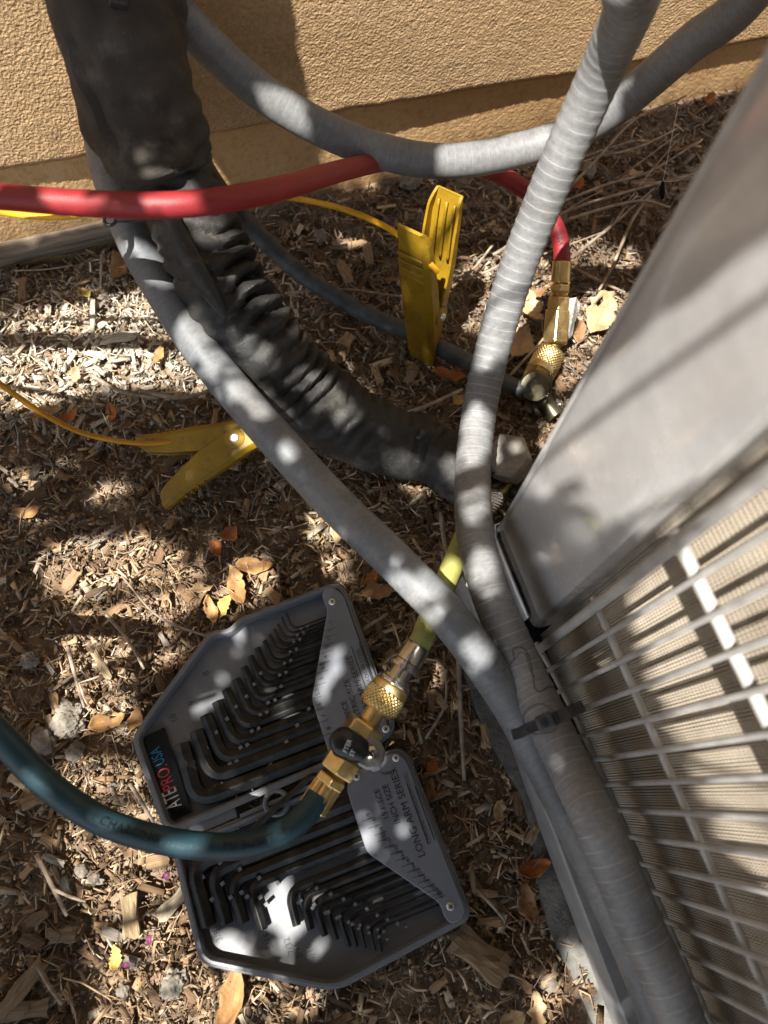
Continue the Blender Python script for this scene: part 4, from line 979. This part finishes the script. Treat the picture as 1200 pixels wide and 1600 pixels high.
special = [  # u, v, length, width, thick, pixel angle (deg, up from right), colour, label
    (268, 1415, .020, .0075, .004, 45, (.46, .39, .28), 'pale flat wood sliver lying diagonally left of the lower case tray'),
    (205, 1430, .024, .0085, .005, 95, (.36, .265, .155), 'broad tan wood chip standing along the sunny strip below the teal hose'),
    (748, 1490, .036, .0150, .008, -38, (.27, .19, .11), 'thick brown bark chunk poking out below the right corner of the case'),
    (186, 530, .026, .0060, .004, 10, (.52, .46, .37), 'whitish split stick on the bright strip beside the diagonal conduit'),
    (147, 500, .034, .0030, .0025, 88, (.50, .44, .34), 'long pale splinter standing across the bright strip near the footing'),
    (38, 1540, .034, .0080, .004, 52, (.20, .145, .085), 'long brown wood slat in the shade at the lower left'),
    (30, 1578, .032, .0090, .004, 4, (.21, .15, .09), 'wide brown wood slat lying level at the bottom left corner'),
    (38, 455, .020, .0055, .003, 85, (.24, .15, .09), 'reddish brown wood peg upright near the footing at the left'),
    (290, 1175, .001, .001, .001, 0, (.2, .2, .2), None),
    (590, 590, .016, .0050, .004, 110, (.36, .27, .17), 'short pale wood stub left of the upright clamp foot'),
    (642, 590, .017, .0075, .004, 70, (.28, .21, .145), 'fibrous grey wood chip beneath the upright clamp'),
    (540, 430, .024, .0075, .004, 115, (.30, .22, .14), 'broad brown splinter between the thin tube and the yellow cable'),
    (575, 400, .020, .0070, .004, 100, (.27, .20, .13), 'flat brown chip under the yellow cable near the upright clamp'),
    (160, 1040, .022, .0045, .004, 120, (.36, .27, .17), 'curved tan wood strip left of the upper case tray'),
    (150, 1165, .001, .001, .001, 0, (.2, .2, .2), None),
    (835, 1300, .016, .0055, .005, 60, (.36, .27, .17), 'round pale stick end leaning on the concrete pad'),
    (60, 1250, .020, .0065, .003, 20, (.24, .17, .10), 'brown chip under the teal hose at the left edge'),
    (100, 1460, .017, .0080, .004, 5, (.20, .14, .085), 'square brown chip in the shade left of the sunny strip'),
    (1000, 300, .022, .0075, .003, 5, (.26, .20, .14), 'flat greyish chip in the shaded corner between wall and panel'),
    (915, 280, .016, .0100, .003, 75, (.27, .23, .18), 'oval grey bark flake just right of the upright conduit'),
]
k_ = 0
for (u, v, L, W, T_, ang, col, lab) in special:
    if lab is None: continue
    c = at(u, v, .006); e = at(u + 20 * math.cos(math.radians(ang)), v - 20 * math.sin(math.radians(ang)), .006) - c
    tag(bigchip(u, v, L, W, T_, math.atan2(e.y, e.x), col, None, 100 + k_), lab, 'wood chip', 'wood chips of the mulch'); k_ += 1
cnt = 0; tries = 0
while cnt < 250 and tries < 4000:
    tries += 1; u, v = RNG.uniform(-10, 1100), RNG.uniform(230, 1610); c = at(u, v, .004)
    if not free(np.array([c.x]), np.array([c.y]))[0]: continue
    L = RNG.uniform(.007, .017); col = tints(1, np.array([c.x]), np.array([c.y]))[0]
    tone = 'pale' if col[0] > .29 else ('brown' if col[0] > .18 else 'dark')
    asp_ = RNG.uniform(.2, .5)
    o = bigchip(u, v, L, L * asp_, L * RNG.uniform(.10, .2), RNG.uniform(0, 6.28), col, None, 500 + cnt, RNG.uniform(.003, .006), RNG.gauss(0, .12))
    wh = where(u, v); sz_ = 'small' if L < .0103 else ('large' if L > .0137 else 'medium'); shp = 'narrow' if asp_ < .30 else ('broad' if asp_ > .40 else 'oblong')
    tag(o, f'{sz_} {shp} {tone} wood chip {wh}', 'wood chip', 'wood chips of the mulch'); cnt += 1

# dry leaves
def leaf(u, v, L, W, ang, mk, label, curl=.3, lobes=0, seed=0, dz=.010, tilt=(0, 0), fold=.3):
    rg = random.Random(seed); nl, nw = 12, 6; V = []; gu = []; gv = []
    for i in range(nl + 1):
        f = i / nl; prof_ = (math.sin(math.pi * min(1, f * .96 + .02)) ** .75) * (1 - .25 * f)
        if lobes: prof_ *= .72 + .32 * abs(math.sin(f * math.pi * lobes)) 
        prof_ *= 1 + .12 * rg.uniform(-1, 1)
        for j in range(nw + 1):
            s = 2 * j / nw - 1; x = (f - .5) * L; y = s * W / 2 * prof_ * (1 + (.22 * rg.uniform(-1, .6) if j in (0, nw) else 0)) + .06 * W * math.sin(f * 5 + seed)
            z = fold * 1.5 * W * .5 * abs(s) ** 1.5 * prof_ * (1 + .5 * math.sin(f * 6 + seed * 2)) + .10 * W * s * math.sin(f * 4 + seed) + curl * L * ((f - .5) ** 2) * (1.2 + .6 * math.sin(seed)) + .02 * L * math.sin(f * 9 + s * 4 + seed) + .06 * W * rg.uniform(-1, 1)
            V.append((x, y, z)); gu.append(x); gv.append(s)
    Fc = []
    hole = rg.random() < .25
    for i in range(nl):
        for j in range(nw):
            if hole and i in (7, 8) and j == 4: continue
            a = i * (nw + 1) + j; Fc.append((a, a + nw + 1, a + nw + 2, a + 1))
    o = mesh('dry_leaf', V, Fc, M[mk], None, True, dict(gu=gu, gv=gv))
    s_ = o.modifiers.new('thickness', 'SOLIDIFY'); s_.thickness = .00035
    c = at(u, v, .008); e = at(u + 20 * math.cos(math.radians(ang)), v - 20 * math.sin(math.radians(ang)), .008) - c
    o.location = (c.x, c.y, hgt(c.x, c.y) + dz); o.rotation_euler = (tilt[0], tilt[1], math.atan2(e.y, e.x))
    st_ = tube('petiole', [Vector((-L * .5, 0, curl * L * .25)), Vector((-L * .62, .001, curl * L * .2)), Vector((-L * .72, .002, 0))], .0005, M['twig'], seg=5, step=.004); st_.parent = o
    tag(o, label, 'leaf', 'dry leaves on the mulch'); return o
LV = [
    (372, 915, .030, .014, 110, 'leaf_orange', 'large orange leaf standing above the top of the grey case', .4, 0),
    (398, 885, .026, .016, 5, 'leaf_orange', 'crumpled orange leaf below the diagonal conduit above the case', .3, 3),
    (360, 835, .014, .012, 40, 'leaf_rust', 'small rust brown leaf above the crumpled orange leaf', .5, 0),
    (338, 857, .016, .010, 120, 'leaf_rust', 'narrow rust leaf left of the crumpled orange leaf', .3, 0),
    (330, 952, .020, .011, 100, 'leaf_orange', 'amber leaf half hidden left of the large orange leaf', .3, 0),
    (352, 948, .018, .010, 60, 'leaf_yellow', 'yellowish leaf beside the notch of the upper tray', .3, 0),
    (316, 922, .016, .009, 10, 'leaf_tan', 'pale curled leaf piece above the left side of the case', .5, 0),
    (168, 1128, .024, .015, 25, 'leaf_orange', 'orange-brown folded leaf left of the sticker corner', .4, 2),
    (212, 1122, .016, .011, 70, 'leaf_orange', 'small orange leaf touching the left corner of the case', .3, 0),
    (362, 1560, .034, .019, 75, 'leaf_orange', 'large orange leaf under the bottom edge of the lower tray', .25, 0),
    (836, 1358, .022, .013, 12, 'leaf_rust', 'curled brown leaf lying against the concrete pad', .5, 0),
    (825, 1410, .024, .016, 100, 'leaf_brown', 'rolled brown leaf below the curled leaf at the pad', .5, 0),
    (908, 1390, .016, .011, 70, 'leaf_brown', 'dry brown leaf caught in the gap of the base pan', .5, 0),
    (836, 1575, .020, .014, 100, 'leaf_tan', 'tan lobed leaf at the bottom right of the mulch', .3, 3),
    (800, 1592, .016, .012, 30, 'leaf_tan', 'light brown leaf at the bottom edge near the pad', .4, 0),
    (675, 1197, .010, .008, 60, 'leaf_rust', 'small peach-coloured leaf right of the lower plate', .4, 0),
    (672, 1235, .016, .008, 80, 'leaf_brown', 'narrow brown leaf right of the lower tray', .4, 0),
    (780, 1265, .014, .011, 70, 'leaf_tan', 'small tan leaf between the case and the base pan', .4, 2),
    (700, 590, .026, .014, 165, 'leaf_rust', 'rust orange leaf right of the upright clamp foot', .5, 2),
    (718, 628, .014, .011, 40, 'leaf_yellow', 'yellow-green leaf behind the upright conduit', .4, 0),
    (828, 490, .032, .020, 120, 'leaf_tan', 'large pale leaf left of the red hose fittings', .4, 3),
    (835, 465, .020, .015, 10, 'leaf_brown', 'curled brown leaf with a hole beside the red hose fittings', .6, 3),
    (812, 540, .036, .026, 60, 'leaf_tan', 'broad tan leaf under the knurled nut of the red hose', .25, 0),
    (940, 490, .046, .030, 55, 'leaf_tan', 'big pale tan leaf between the brass fitting and the panel', .25, 0),
    (905, 520, .022, .012, 80, 'leaf_brown', 'brown leaf edge behind the hexagonal brass body', .4, 0),
    (988, 285, .014, .012, 30, 'leaf_tan', 'tan leaf in the shaded litter by the web', .4, 0),
    (1095, 180, .016, .012, 70, 'leaf_rust', 'reddish leaf near the wall in the far right corner', .4, 3),
    (900, 300, .018, .010, 85, 'leaf_rust', 'dark red leaf just behind the upright conduit', .4, 0),
    (1055, 255, .020, .012, 20, 'leaf_brown', 'brown leaf under the web threads', .3, 0),
    (133, 458, .016, .011, 130, 'leaf_yellow', 'mustard leaf scrap on the shaded ground by the footing', .2, 0),
    (190, 415, .030, .020, 60, 'leaf_brown', 'large brown leaf curled up against the black pipe by the wall', .3, 2),
    (75, 645, .024, .010, 20, 'leaf_orange', 'orange leaf at the edge of the bright strip under the orange cable', .3, 0),
    (108, 648, .018, .010, 40, 'leaf_rust', 'rust leaf curled beside the orange cable', .5, 0),
    (45, 800, .020, .012, 10, 'leaf_orange', 'lit orange leaf near the left edge below the orange cable', .4, 2),
    (175, 645, .018, .008, 100, 'leaf_rust', 'narrow rust leaf between the cable and the bright strip', .4, 0),
    (248, 555, .016, .010, 60, 'leaf_orange', 'orange leaf scrap on the bright strip beside the conduit', .4, 0),
    (118, 585, .014, .009, 80, 'leaf_tan', 'tan leaf scrap in the bright strip at the left', .3, 0),
    (530, 830, .022, .011, 80, 'leaf_tan', 'pale folded leaf under the diagonal conduit', .5, 0),
    (590, 925, .024, .015, 20, 'leaf_brown', 'dark brown leaf right of the upper tray corner', .3, 0),
    (182, 1495, .014, .009, 95, 'leaf_yellow', 'yellow leaf in the sunny strip at the lower left', .2, 0),
    (580, 905, .014, .010, 50, 'leaf_rust', 'orange-brown leaf scrap under the diagonal conduit', .4, 0),
]
for k, (u, v, L, W, a, mk, lab, cu_, lo) in enumerate(LV):
    leaf(u, v, L * .92, W * .92, a, mk, lab, cu_ * 1.25, lo, k, .0075, (RNG.gauss(0, .18), RNG.gauss(0, .12)))
# stones
def stone(u, v, r, label, mk='stone', sq=.6, seed=0):
    bm = bmesh.new(); bmesh.ops.create_icosphere(bm, subdivisions=5 if mk == 'stone' else 4, radius=r)
    for q in bm.verts:
        p = q.co.normalized(); d = 1 + .34 * noise.noise(p * 1.6 + Vector((seed, 0, 0))) + .22 * noise.noise(p * 4 + Vector((seed, 3, 0))) + ((.13 * noise.noise(p * 10) + .06 * noise.noise(p * 22)) if mk == 'stone' else 0)
        q.co = Vector((q.co.x * d, q.co.y * d * .85, q.co.z * d * sq))
    me = bpy.data.meshes.new('stone'); bm.to_mesh(me); bm.free(); me.polygons.foreach_set('use_smooth', [True] * len(me.polygons))
    o = link('stone', me, M[mk]); c = at(u, v, .006); o.location = (c.x, c.y, hgt(c.x, c.y) + r * sq * .5 + .003); o.rotation_euler = (0, 0, seed); tag(o, label, 'stone', 'stones in the mulch')
stone(106, 1125, .0105, 'pale crumbly stone left of the orange leaf by the case', seed=1)
stone(66, 1157, .0080, 'grey-brown stone beside the pale crumbly stone above the teal hose', 'pebble', .6, 2)
stone(45, 1030, .0062, 'small pale stone at the left above the crumbly stone', seed=3)
stone(117, 1175, .0060, 'rounded tan pebble right of the teal hose', 'pebble', .7, 4)
stone(148, 1372, .0042, 'small round pebble in the sunny strip below the teal hose', 'pebble', .7, 5)
stone(128, 1360, .0046, 'dark pebble next to the small round pebble', 'pebble', .7, 6)
stone(272, 1536, .0075, 'clod of earth with a pinkish pebble below the case corner', 'stone', .7, 7)
stone(192, 1549, .0038, 'grey pebble in the sunny strip at the bottom', 'pebble', .7, 8)
stone(858, 1535, .0055, 'grey stone flake beside the concrete pad at the bottom', 'pebble', .4, 9)
stone(848, 632, .0070, 'light crumb of mortar under the brass port cap', 'stone', .6, 10)
stone(640, 285, .0090, 'pale chunk of rubble below the sagging conduit', 'stone', .5, 12)
stone(765, 820, .0050, 'small wood-coloured cube of debris below the hexagon cap', 'pebble', .8, 13)
stone(500, 370, .0060, 'reddish pebble among chips behind the black pipe', 'pebble', .6, 14)
# twigs
def twig(pts, r, label, mk='twig'):
    P_ = [at(u, v, z) for u, v, z in pts]; P_ = [p + Vector((0, 0, hgt(p.x, p.y))) for p in P_]
    o = tube('twig', P_, [r, r * .9, r * .7], M[mk], seg=7, step=.004, rf=lambda s, th_, f: .15 * r * noise.noise(Vector((s * 200, th_, r * 9999)))); tag(o, label, 'twig', 'twigs and stems')
TW = [
    ([(555, 660, .050), (610, 650, .052), (660, 637, .052), (722, 610, .045)], .0017, 'grey stick lying on the black pipe end'),
    ([(445, 458, .02), (530, 454, .018), (625, 460, .018)], .0011, 'thin stem crossing the thin tube left of the upright clamp'),
    ([(770, 400, .02), (880, 340, .02), (980, 310, .02), (1085, 285, .022)], .0014, 'long stem arching from the conduit towards the panel'),
    ([(860, 330, .02), (940, 300, .02), (1010, 280, .02), (1080, 240, .025)], .0012, 'upper long stem running across the shaded litter to the panel'),
    ([(880, 310, .025), (930, 260, .028), (985, 205, .03), (1060, 175, .03)], .0011, 'thin stem reaching up to the footing behind the conduit'),
    ([(885, 350, .02), (950, 328, .02), (1000, 325, .02), (1040, 335, .018)], .0014, 'pale curved stem on the edge of the sunlit litter'),
    ([(890, 410, .02), (960, 350, .02), (1015, 308, .02)], .0013, 'forked pale stem in the sun right of the red hose'),
    ([(1010, 318, .02), (985, 350, .018), (955, 420, .015), (935, 455, .015)], .0014, 'side branch of the forked stem beside the panel'),
    ([(720, 440, .015), (780, 415, .018), (850, 370, .02)], .0011, 'thin straw behind the upright conduit'),
    ([(895, 425, .012), (940, 445, .012), (975, 460, .012)], .0012, 'white stem beside the ferrule of the red hose'),
    ([(795, 590, .016), (840, 540, .022), (862, 515, .022)], .0012, 'brown stem pointing at the hexagonal brass body'),
    ([(690, 800, .014), (694, 840, .02), (702, 880, .022)], .0018, 'brown upright stem left of the ringed conduit'),
    ([(716, 1020, .014), (720, 1110, .018), (724, 1220, .014)], .0017, 'long straight brown stem between the case and the conduits'),
    ([(664, 1155, .014), (695, 1100, .02), (690, 1040, .02), (655, 1030, .018)], .0009, 'thin branching straw right of the knurled brass nut'),
    ([(60, 1335, .016), (85, 1385, .018), (105, 1430, .014)], .0015, 'long grass stem in the shade left of the sunny strip'),
    ([(85, 1388, .018), (110, 1400, .018), (135, 1408, .016)], .0011, 'side shoot of the grass stem reaching into the sun'),
    ([(60, 1510, .014), (75, 1540, .016), (95, 1570, .014)], .0014, 'straight brown stick at the lower left'),
    ([(340, 1000, .010), (250, 965, .012), (190, 900, .012)], .0009, 'thin root strand across the litter above the case'),
    ([(105, 1010, .012), (115, 1050, .012), (130, 1105, .012)], .0013, 'tan stem beside the pale crumbly stone'),
    ([(165, 960, .012), (200, 1000, .016), (225, 1045, .012)], .0012, 'tan stalk left of the upper tray'),
    ([(205, 1225, .012), (220, 1250, .014), (240, 1285, .012)], .0013, 'pale stalk beside the left edge of the case under the teal hose'),
    ([(565, 985, .012), (590, 970, .016), (605, 960, .014)], .0013, 'short pale stick right of the upper plate'),
    ([(20, 420, .012), (65, 416, .014), (110, 410, .012)], .0006, 'thin pale root by the footing at the left'),
    ([(158, 395, .018), (158, 420, .02), (157, 450, .012)], .0011, 'dark upright stem by the footing at the left'),
    ([(220, 610, .012), (280, 622, .014), (330, 612, .012)], .0018, 'dark curved stick at the lower edge of the bright strip'),
    ([(140, 585, .012), (190, 610, .014), (250, 622, .012)], .0016, 'grey curved stick below the bright strip'),
    ([(700, 440, .012), (735, 425, .014), (770, 385, .016)], .0012, 'short straw right of the upright clamp'),
    ([(745, 1390, .012), (770, 1415, .014), (790, 1440, .012)], .0012, 'pale splinter stem right of the lower tray corner'),
]
for pts, r, lab in TW: twig(pts, r, lab)
for k in range(16):
    u, v = RNG.uniform(880, 1060), RNG.uniform(200, 430); a = RNG.uniform(.2, 1.1); l = RNG.uniform(25, 60)
    if u > 1120 - (v - 150) * .55: continue
    twig([(u - l * math.cos(a), v + l * math.sin(a), .016), (u, v + RNG.uniform(-6, 6), .022), (u + l * math.cos(a), v - l * math.sin(a), .016)], RNG.uniform(.0006, .0013), 'dry stem among the crossed stems between the wall and the panel')
for k, (u, v) in enumerate(((262, 1367), (236, 1467), (201, 1505))):
    c = at(u, v, .012); pl_ = []
    o = leaf(u, v, .0048, .0034, 40 + 50 * k, 'leaf_rust', ('magenta petal touching the left edge of the lower tray', 'magenta petal in the sunny strip left of the case', 'purple petal low in the sunny strip')[k], .6, 0, 77 + k, .012)
    o.data.materials[0] = M['petal']; o.name = 'flower_petal'; o['category'] = 'petal'; o['group'] = 'fallen petals'
# crumpled foil at the foot of the panel
bm = bmesh.new(); bmesh.ops.create_icosphere(bm, subdivisions=3, radius=.0055)
for q in bm.verts: p = q.co.normalized(); q.co *= 1 + .55 * noise.noise(p * 3.3) + .25 * noise.noise(p * 8)
me = bpy.data.meshes.new('foil_scrap'); bm.to_mesh(me); bm.free(); fo = link('foil_scrap', me, M['steel']); c = at(879, 634, .012); fo.location = c
tag(fo, 'crumpled silvery scrap at the foot of the panel', 'scrap')

# ------------------------------------------------------------------ shrub whose leaves dapple the sunlight (stands left of the frame, overhead; leaves are left out where flecks should fall)
S0 = SUN / SUN.z
def sunflat(P_): return (P_.x - S0.x * P_.z, P_.y - S0.y * P_.z)     # where a point's sun ray meets z = 0
gaps = []
def gap(px, z=.006, d=None, x=None):
    q = []
    for u, v in px:
        p = atx(u, v, x) if x is not None else (atd(u, v, d) if d is not None else at(u, v, z)); q.append(sunflat(p))
    gaps.append(np.array(q))
def blob(u, v, a, b=None, rot=0., **kw):
    b = b or a; r = math.radians(rot)
    gap([(u + a * math.cos(t_) * math.cos(r) - b * math.sin(t_) * math.sin(r), v + a * math.cos(t_) * math.sin(r) + b * math.sin(t_) * math.cos(r)) for t_ in np.linspace(0, 2 * math.pi, 13)[:-1]], **kw)
gap([(-200, 550), (0, 497), (130, 474), (252, 448), (262, 500), (300, 560), (335, 600), (300, 608), (210, 596), (130, 605), (60, 632), (0, 640), (-200, 660)])
blob(22, 748, 20, 11, 30); blob(165, 772, 28, 15, -20); blob(40, 812, 22, 9)
blob(120, 880, 70, 34, -10); blob(215, 880, 60, 42, 10); blob(240, 945, 60, 26, -15); blob(120, 960, 20, 60, 10); blob(180, 1010, 60, 40, 20); blob(290, 905, 26, 14); blob(250, 1010, 30, 22)
blob(108, 1125, 28, 28); blob(170, 1125, 45, 24); blob(105, 1050, 22, 50); blob(150, 1070, 30, 34)
gap([(95, 1195), (190, 1190), (225, 1240), (262, 1330), (282, 1420), (300, 1500), (330, 1545), (350, 1640), (160, 1640), (148, 1540), (136, 1440), (128, 1380), (100, 1330), (98, 1260)])
blob(375, 1545, 22, 40); blob(440, 1570, 45, 26); blob(390, 900, 34, 30); blob(345, 940, 22, 22); blob(510, 822, 22, 34, 20); blob(525, 885, 14, 20)
gap([(690, 445), (745, 400), (800, 405), (870, 395), (940, 385), (1000, 395), (975, 480), (930, 560), (880, 600), (850, 560), (800, 590), (770, 520), (700, 500)])
gap([(845, 690), (868, 640), (890, 640), (850, 720)]); blob(800, 695, 9, 8, z=.05)
blob(912, 1520, 20, 36, -30); blob(950, 1588, 22, 26, -30); blob(860, 1560, 16, 26); blob(712, 305, 5, 10, z=.1)
# case
for (u, v, a, b) in ((350, 995, 9, 7), (377, 1002, 11, 11), (353, 1022, 9, 9), (330, 1070, 12, 13), (318, 1092, 9, 11), (310, 1110, 8, 9), (402, 988, 16, 10), (290, 1150, 7, 7), (345, 1052, 8, 9), (312, 1132, 8, 8), (375, 1136, 9, 6), (350, 1222, 22, 7), (268, 1222, 14, 12), (440, 1110, 16, 12), (465, 995, 14, 7),
                     (294, 1338, 12, 20), (345, 1482, 12, 30), (372, 1500, 12, 14), (400, 1512, 10, 14), (424, 1430, 14, 44), (446, 1440, 12, 50), (430, 1500, 10, 24), (450, 1505, 9, 22), (468, 1460, 10, 20), (490, 1478, 14, 18), (410, 1372, 12, 14), (438, 1385, 14, 12), (505, 1408, 14, 12), (478, 1330, 12, 6), (545, 1358, 14, 18), (468, 1355, 10, 9)): blob(u, v, a * .72, b * .72, -15, z=.02)
for (u, v, a, b) in ((526, 1014, 10, 13), (520, 1038, 9, 10), (502, 1068, 12, 15), (532, 1072, 10, 14), (522, 1094, 9, 9), (576, 1032, 4, 10), (597, 1250, 9, 18), (578, 1260, 8, 8), (566, 1298, 9, 12), (576, 1312, 12, 13), (612, 1305, 10, 11), (628, 1285, 6, 6)): blob(u, v, a * .85, b * .85, -15, z=.029)
# hoses, conduits, pipe
for (u, v, a, b, d) in ((72, 1222, 30, 10, .352), (185, 1280, 12, 7, .36), (276, 1322, 12, 12, .368), (300, 1322, 10, 12, .368), (446, 1296, 13, 13, .383), (150, 322, 14, 6, .352), (180, 322, 11, 7, .352), (207, 322, 11, 7, .35), (236, 321, 11, 7, .35), (540, 262, 22, 12, .41)): blob(u, v, a, b, z=None, d=d)
gap([(800, 262), (850, 300), (895, 360), (895, 420), (860, 400), (800, 300)], d=.54)
gap([(-60, 322), (140, 326), (140, 342), (-60, 350)], d=.393)
blob(440, 172, 34, 26, 35, d=.45); gap([(690, 222), (770, 215), (860, 185), (865, 245), (800, 262), (720, 270), (690, 262)], d=.48); blob(945, 170, 14, 40, 30, d=.46)
gap([(900, 0), (985, -30), (960, 40), (930, 130), (890, 220), (850, 310), (815, 300), (860, 180)], d=.37)
gap([(790, 360), (850, 350), (820, 450), (790, 540), (735, 560), (760, 450)], d=.44)
blob(750, 890, 20, 34, d=.40); blob(740, 680, 20, 50, d=.455); blob(745, 790, 18, 22, d=.44)
for (u, v, a, b) in ((232, 405, 22, 26), (285, 520, 20, 40), (330, 560, 16, 20), (375, 605, 20, 16), (415, 640, 14, 14), (458, 712, 13, 13), (640, 925, 28, 22), (682, 955, 16, 14), (755, 1010, 18, 14), (560, 830, 10, 12)): blob(u, v, a, b, 20, d=.425)
for (u, v, a, b) in ((332, 362, 26, 18), (372, 400, 30, 20), (400, 440, 24, 18), (425, 470, 24, 12), (470, 520, 18, 10), (405, 560, 20, 26), (480, 590, 26, 16), (520, 630, 20, 14), (600, 712, 18, 20), (690, 712, 20, 16)): blob(u, v, a, b, 35, d=.44)
blob(398, 690, 16, 10, -40, z=.035); blob(375, 675, 8, 6, z=.035); blob(600, 1205, 12, 12, d=.39); blob(530, 1225, 16, 8, d=.385); blob(628, 1085, 16, 18, d=.405); blob(700, 900, 20, 22, d=.43)
# panel and coil
gap([(903, 612), (1010, 530), (1230, 365), (1230, 680), (1000, 820), (930, 800), (905, 730), (850, 770), (822, 760)], x=XF)
gap([(1045, 870), (1080, 838), (1230, 715), (1230, 1400), (1140, 1330), (1100, 1230), (1060, 1130), (1010, 1010), (985, 945)], x=XF + .0145)
GB = [(g[:, 0].min(), g[:, 0].max(), g[:, 1].min(), g[:, 1].max()) for g in gaps]
def lit(P_):
    r = np.zeros(len(P_), bool)
    for g, (a, b, c, d) in zip(gaps, GB):
        k = (P_[:, 0] >= a) & (P_[:, 0] <= b) & (P_[:, 1] >= c) & (P_[:, 1] <= d)
        if k.any(): r[np.where(k)[0]] |= inpoly(P_[k], g)
    return r
shrub = thing('shrub', 'leafy shrub overhanging from the left with gaps shaped to let sun flecks through', 'shrub', (-.95, .0, 0))
nL = 110000
qx = NP.uniform(-.62, .62, nL); qy = NP.uniform(-.46, .46, nL); qz = NP.uniform(.76, .98, nL)
C_ = np.stack([qx + S0.x * qz, qy + S0.y * qz, qz], 1)
Ll = np.where(np.arange(nL) < 38000, NP.uniform(.014, .030, nL), NP.uniform(.006, .011, nL)); Wl = Ll * NP.uniform(.45, .65, nL)
ax = NP.normal(size=(nL, 3)); ax[:, 2] *= .35; ax /= np.linalg.norm(ax, axis=1)[:, None]
nn = NP.normal(size=(nL, 3)) * .55 + np.array(SUN); nn -= ax * (nn * ax).sum(1)[:, None]; nn /= np.linalg.norm(nn, axis=1)[:, None]; bb = np.cross(nn, ax)
ts = [(-.5, 0), (-.2, .42), (.15, .5), (.5, 0), (.15, -.5), (-.2, -.42)]
VL = np.stack([C_ + ax * (Ll * a)[:, None] + bb * (Wl * b)[:, None] + nn * (Ll * .08 * (abs(b) * 2))[:, None] for a, b in ts], 1)
fl2 = np.stack([VL[:, :, 0] - S0.x * VL[:, :, 2], VL[:, :, 1] - S0.y * VL[:, :, 2]], 2)
bad = np.zeros(nL, bool)
for k in range(6): bad |= lit(fl2[:, k])
cen = np.stack([qx, qy], 1); bad |= lit(cen)
bad |= fl2[:, :, 1].max(1) > YW + .004
VL = VL[~bad]; n = len(VL)
FT = np.array([(0, 1, 2), (0, 2, 3), (0, 3, 4), (0, 4, 5)]); FA = (FT[None] + (np.arange(n) * 6)[:, None, None]).reshape(-1, 3)
me = bpy.data.meshes.new('crown'); me.vertices.add(n * 6); me.vertices.foreach_set('co', VL.reshape(-1).astype(np.float32)); me.loops.add(FA.size); me.loops.foreach_set('vertex_index', FA.reshape(-1).astype(np.int32)); me.polygons.add(len(FA)); me.polygons.foreach_set('loop_start', np.arange(0, FA.size, 3, dtype=np.int32)); me.update(calc_edges=True); me.validate()
cr_ = link('crown', me, M['foliage']); tag(cr_, kind='stuff'); par(cr_, shrub)
par(tube('trunk', [(-.95, 0, -.02), (-.98, .02, .3), (-.93, .03, .6), (-.80, 0, .84), (-.62, -.1, .90)], [.03, .026, .022, .016, .01], M['bark'], seg=12, step=.03), shrub)
for k in range(16):        # thin branches carry the leaves and rule faint lines across the flecks
    y0 = -.42 + .055 * k; x0 = -.95 + .02 * (k % 3)
    par(tube('branch', [(-.85, y0 * .3 - .05, .80), (-.62, y0 * .9 - .13, .86), (-.45, y0 - .15 + .02 * math.sin(k), .88), (-.15, y0 - .15 + .03 * math.cos(k * 2), .90), (.15, y0 - .15 + .04 * math.sin(k * 3), .92)], [.006, .0035, .0024, .0018, .001], M['bark'], seg=6, step=.05), shrub)

# ------------------------------------------------------------------ wire trellis beside the shrub: rules thin shadow lines over the sunny strip at the lower left
tr = thing('wire_trellis', 'thin wire trellis standing left of the frame in front of the shrub', 'trellis', (-.40, -.1, 0))
def onsun(u, v, zt): p = at(u, v, .006); return Vector((p.x + S0.x * (zt - p.z), p.y + S0.y * (zt - p.z), zt))
for k in range(13):
    v = 1010 + 62 * k; a = onsun(-60, v + 40 + 6 * math.sin(k * 2), .53); b = onsun(160, v + 14 * math.sin(k), .53 + .01); c = onsun(350, v - 50, .53)
    par(tube('trellis_wire', [a, b, c], .0013, M['bark'], seg=6, step=.03), tr)
for k in range(7):
    u = -40 + 58 * k; par(tube('trellis_wire', [onsun(u - 40, 960, .535), onsun(u + 6 * math.sin(k * 3), 1300, .535), onsun(u + 50, 1760, .535)], .0008, M['bark'], seg=6, step=.03), tr)
for (u, v) in ((-60, 1050), (-60, 1750)):
    p = onsun(u, v, .53); par(tube('trellis_post', [p, Vector((p.x - .12, p.y, .27)), Vector((p.x - .14, p.y, -.02))], .006, M['bark'], seg=8, step=.05), tr)
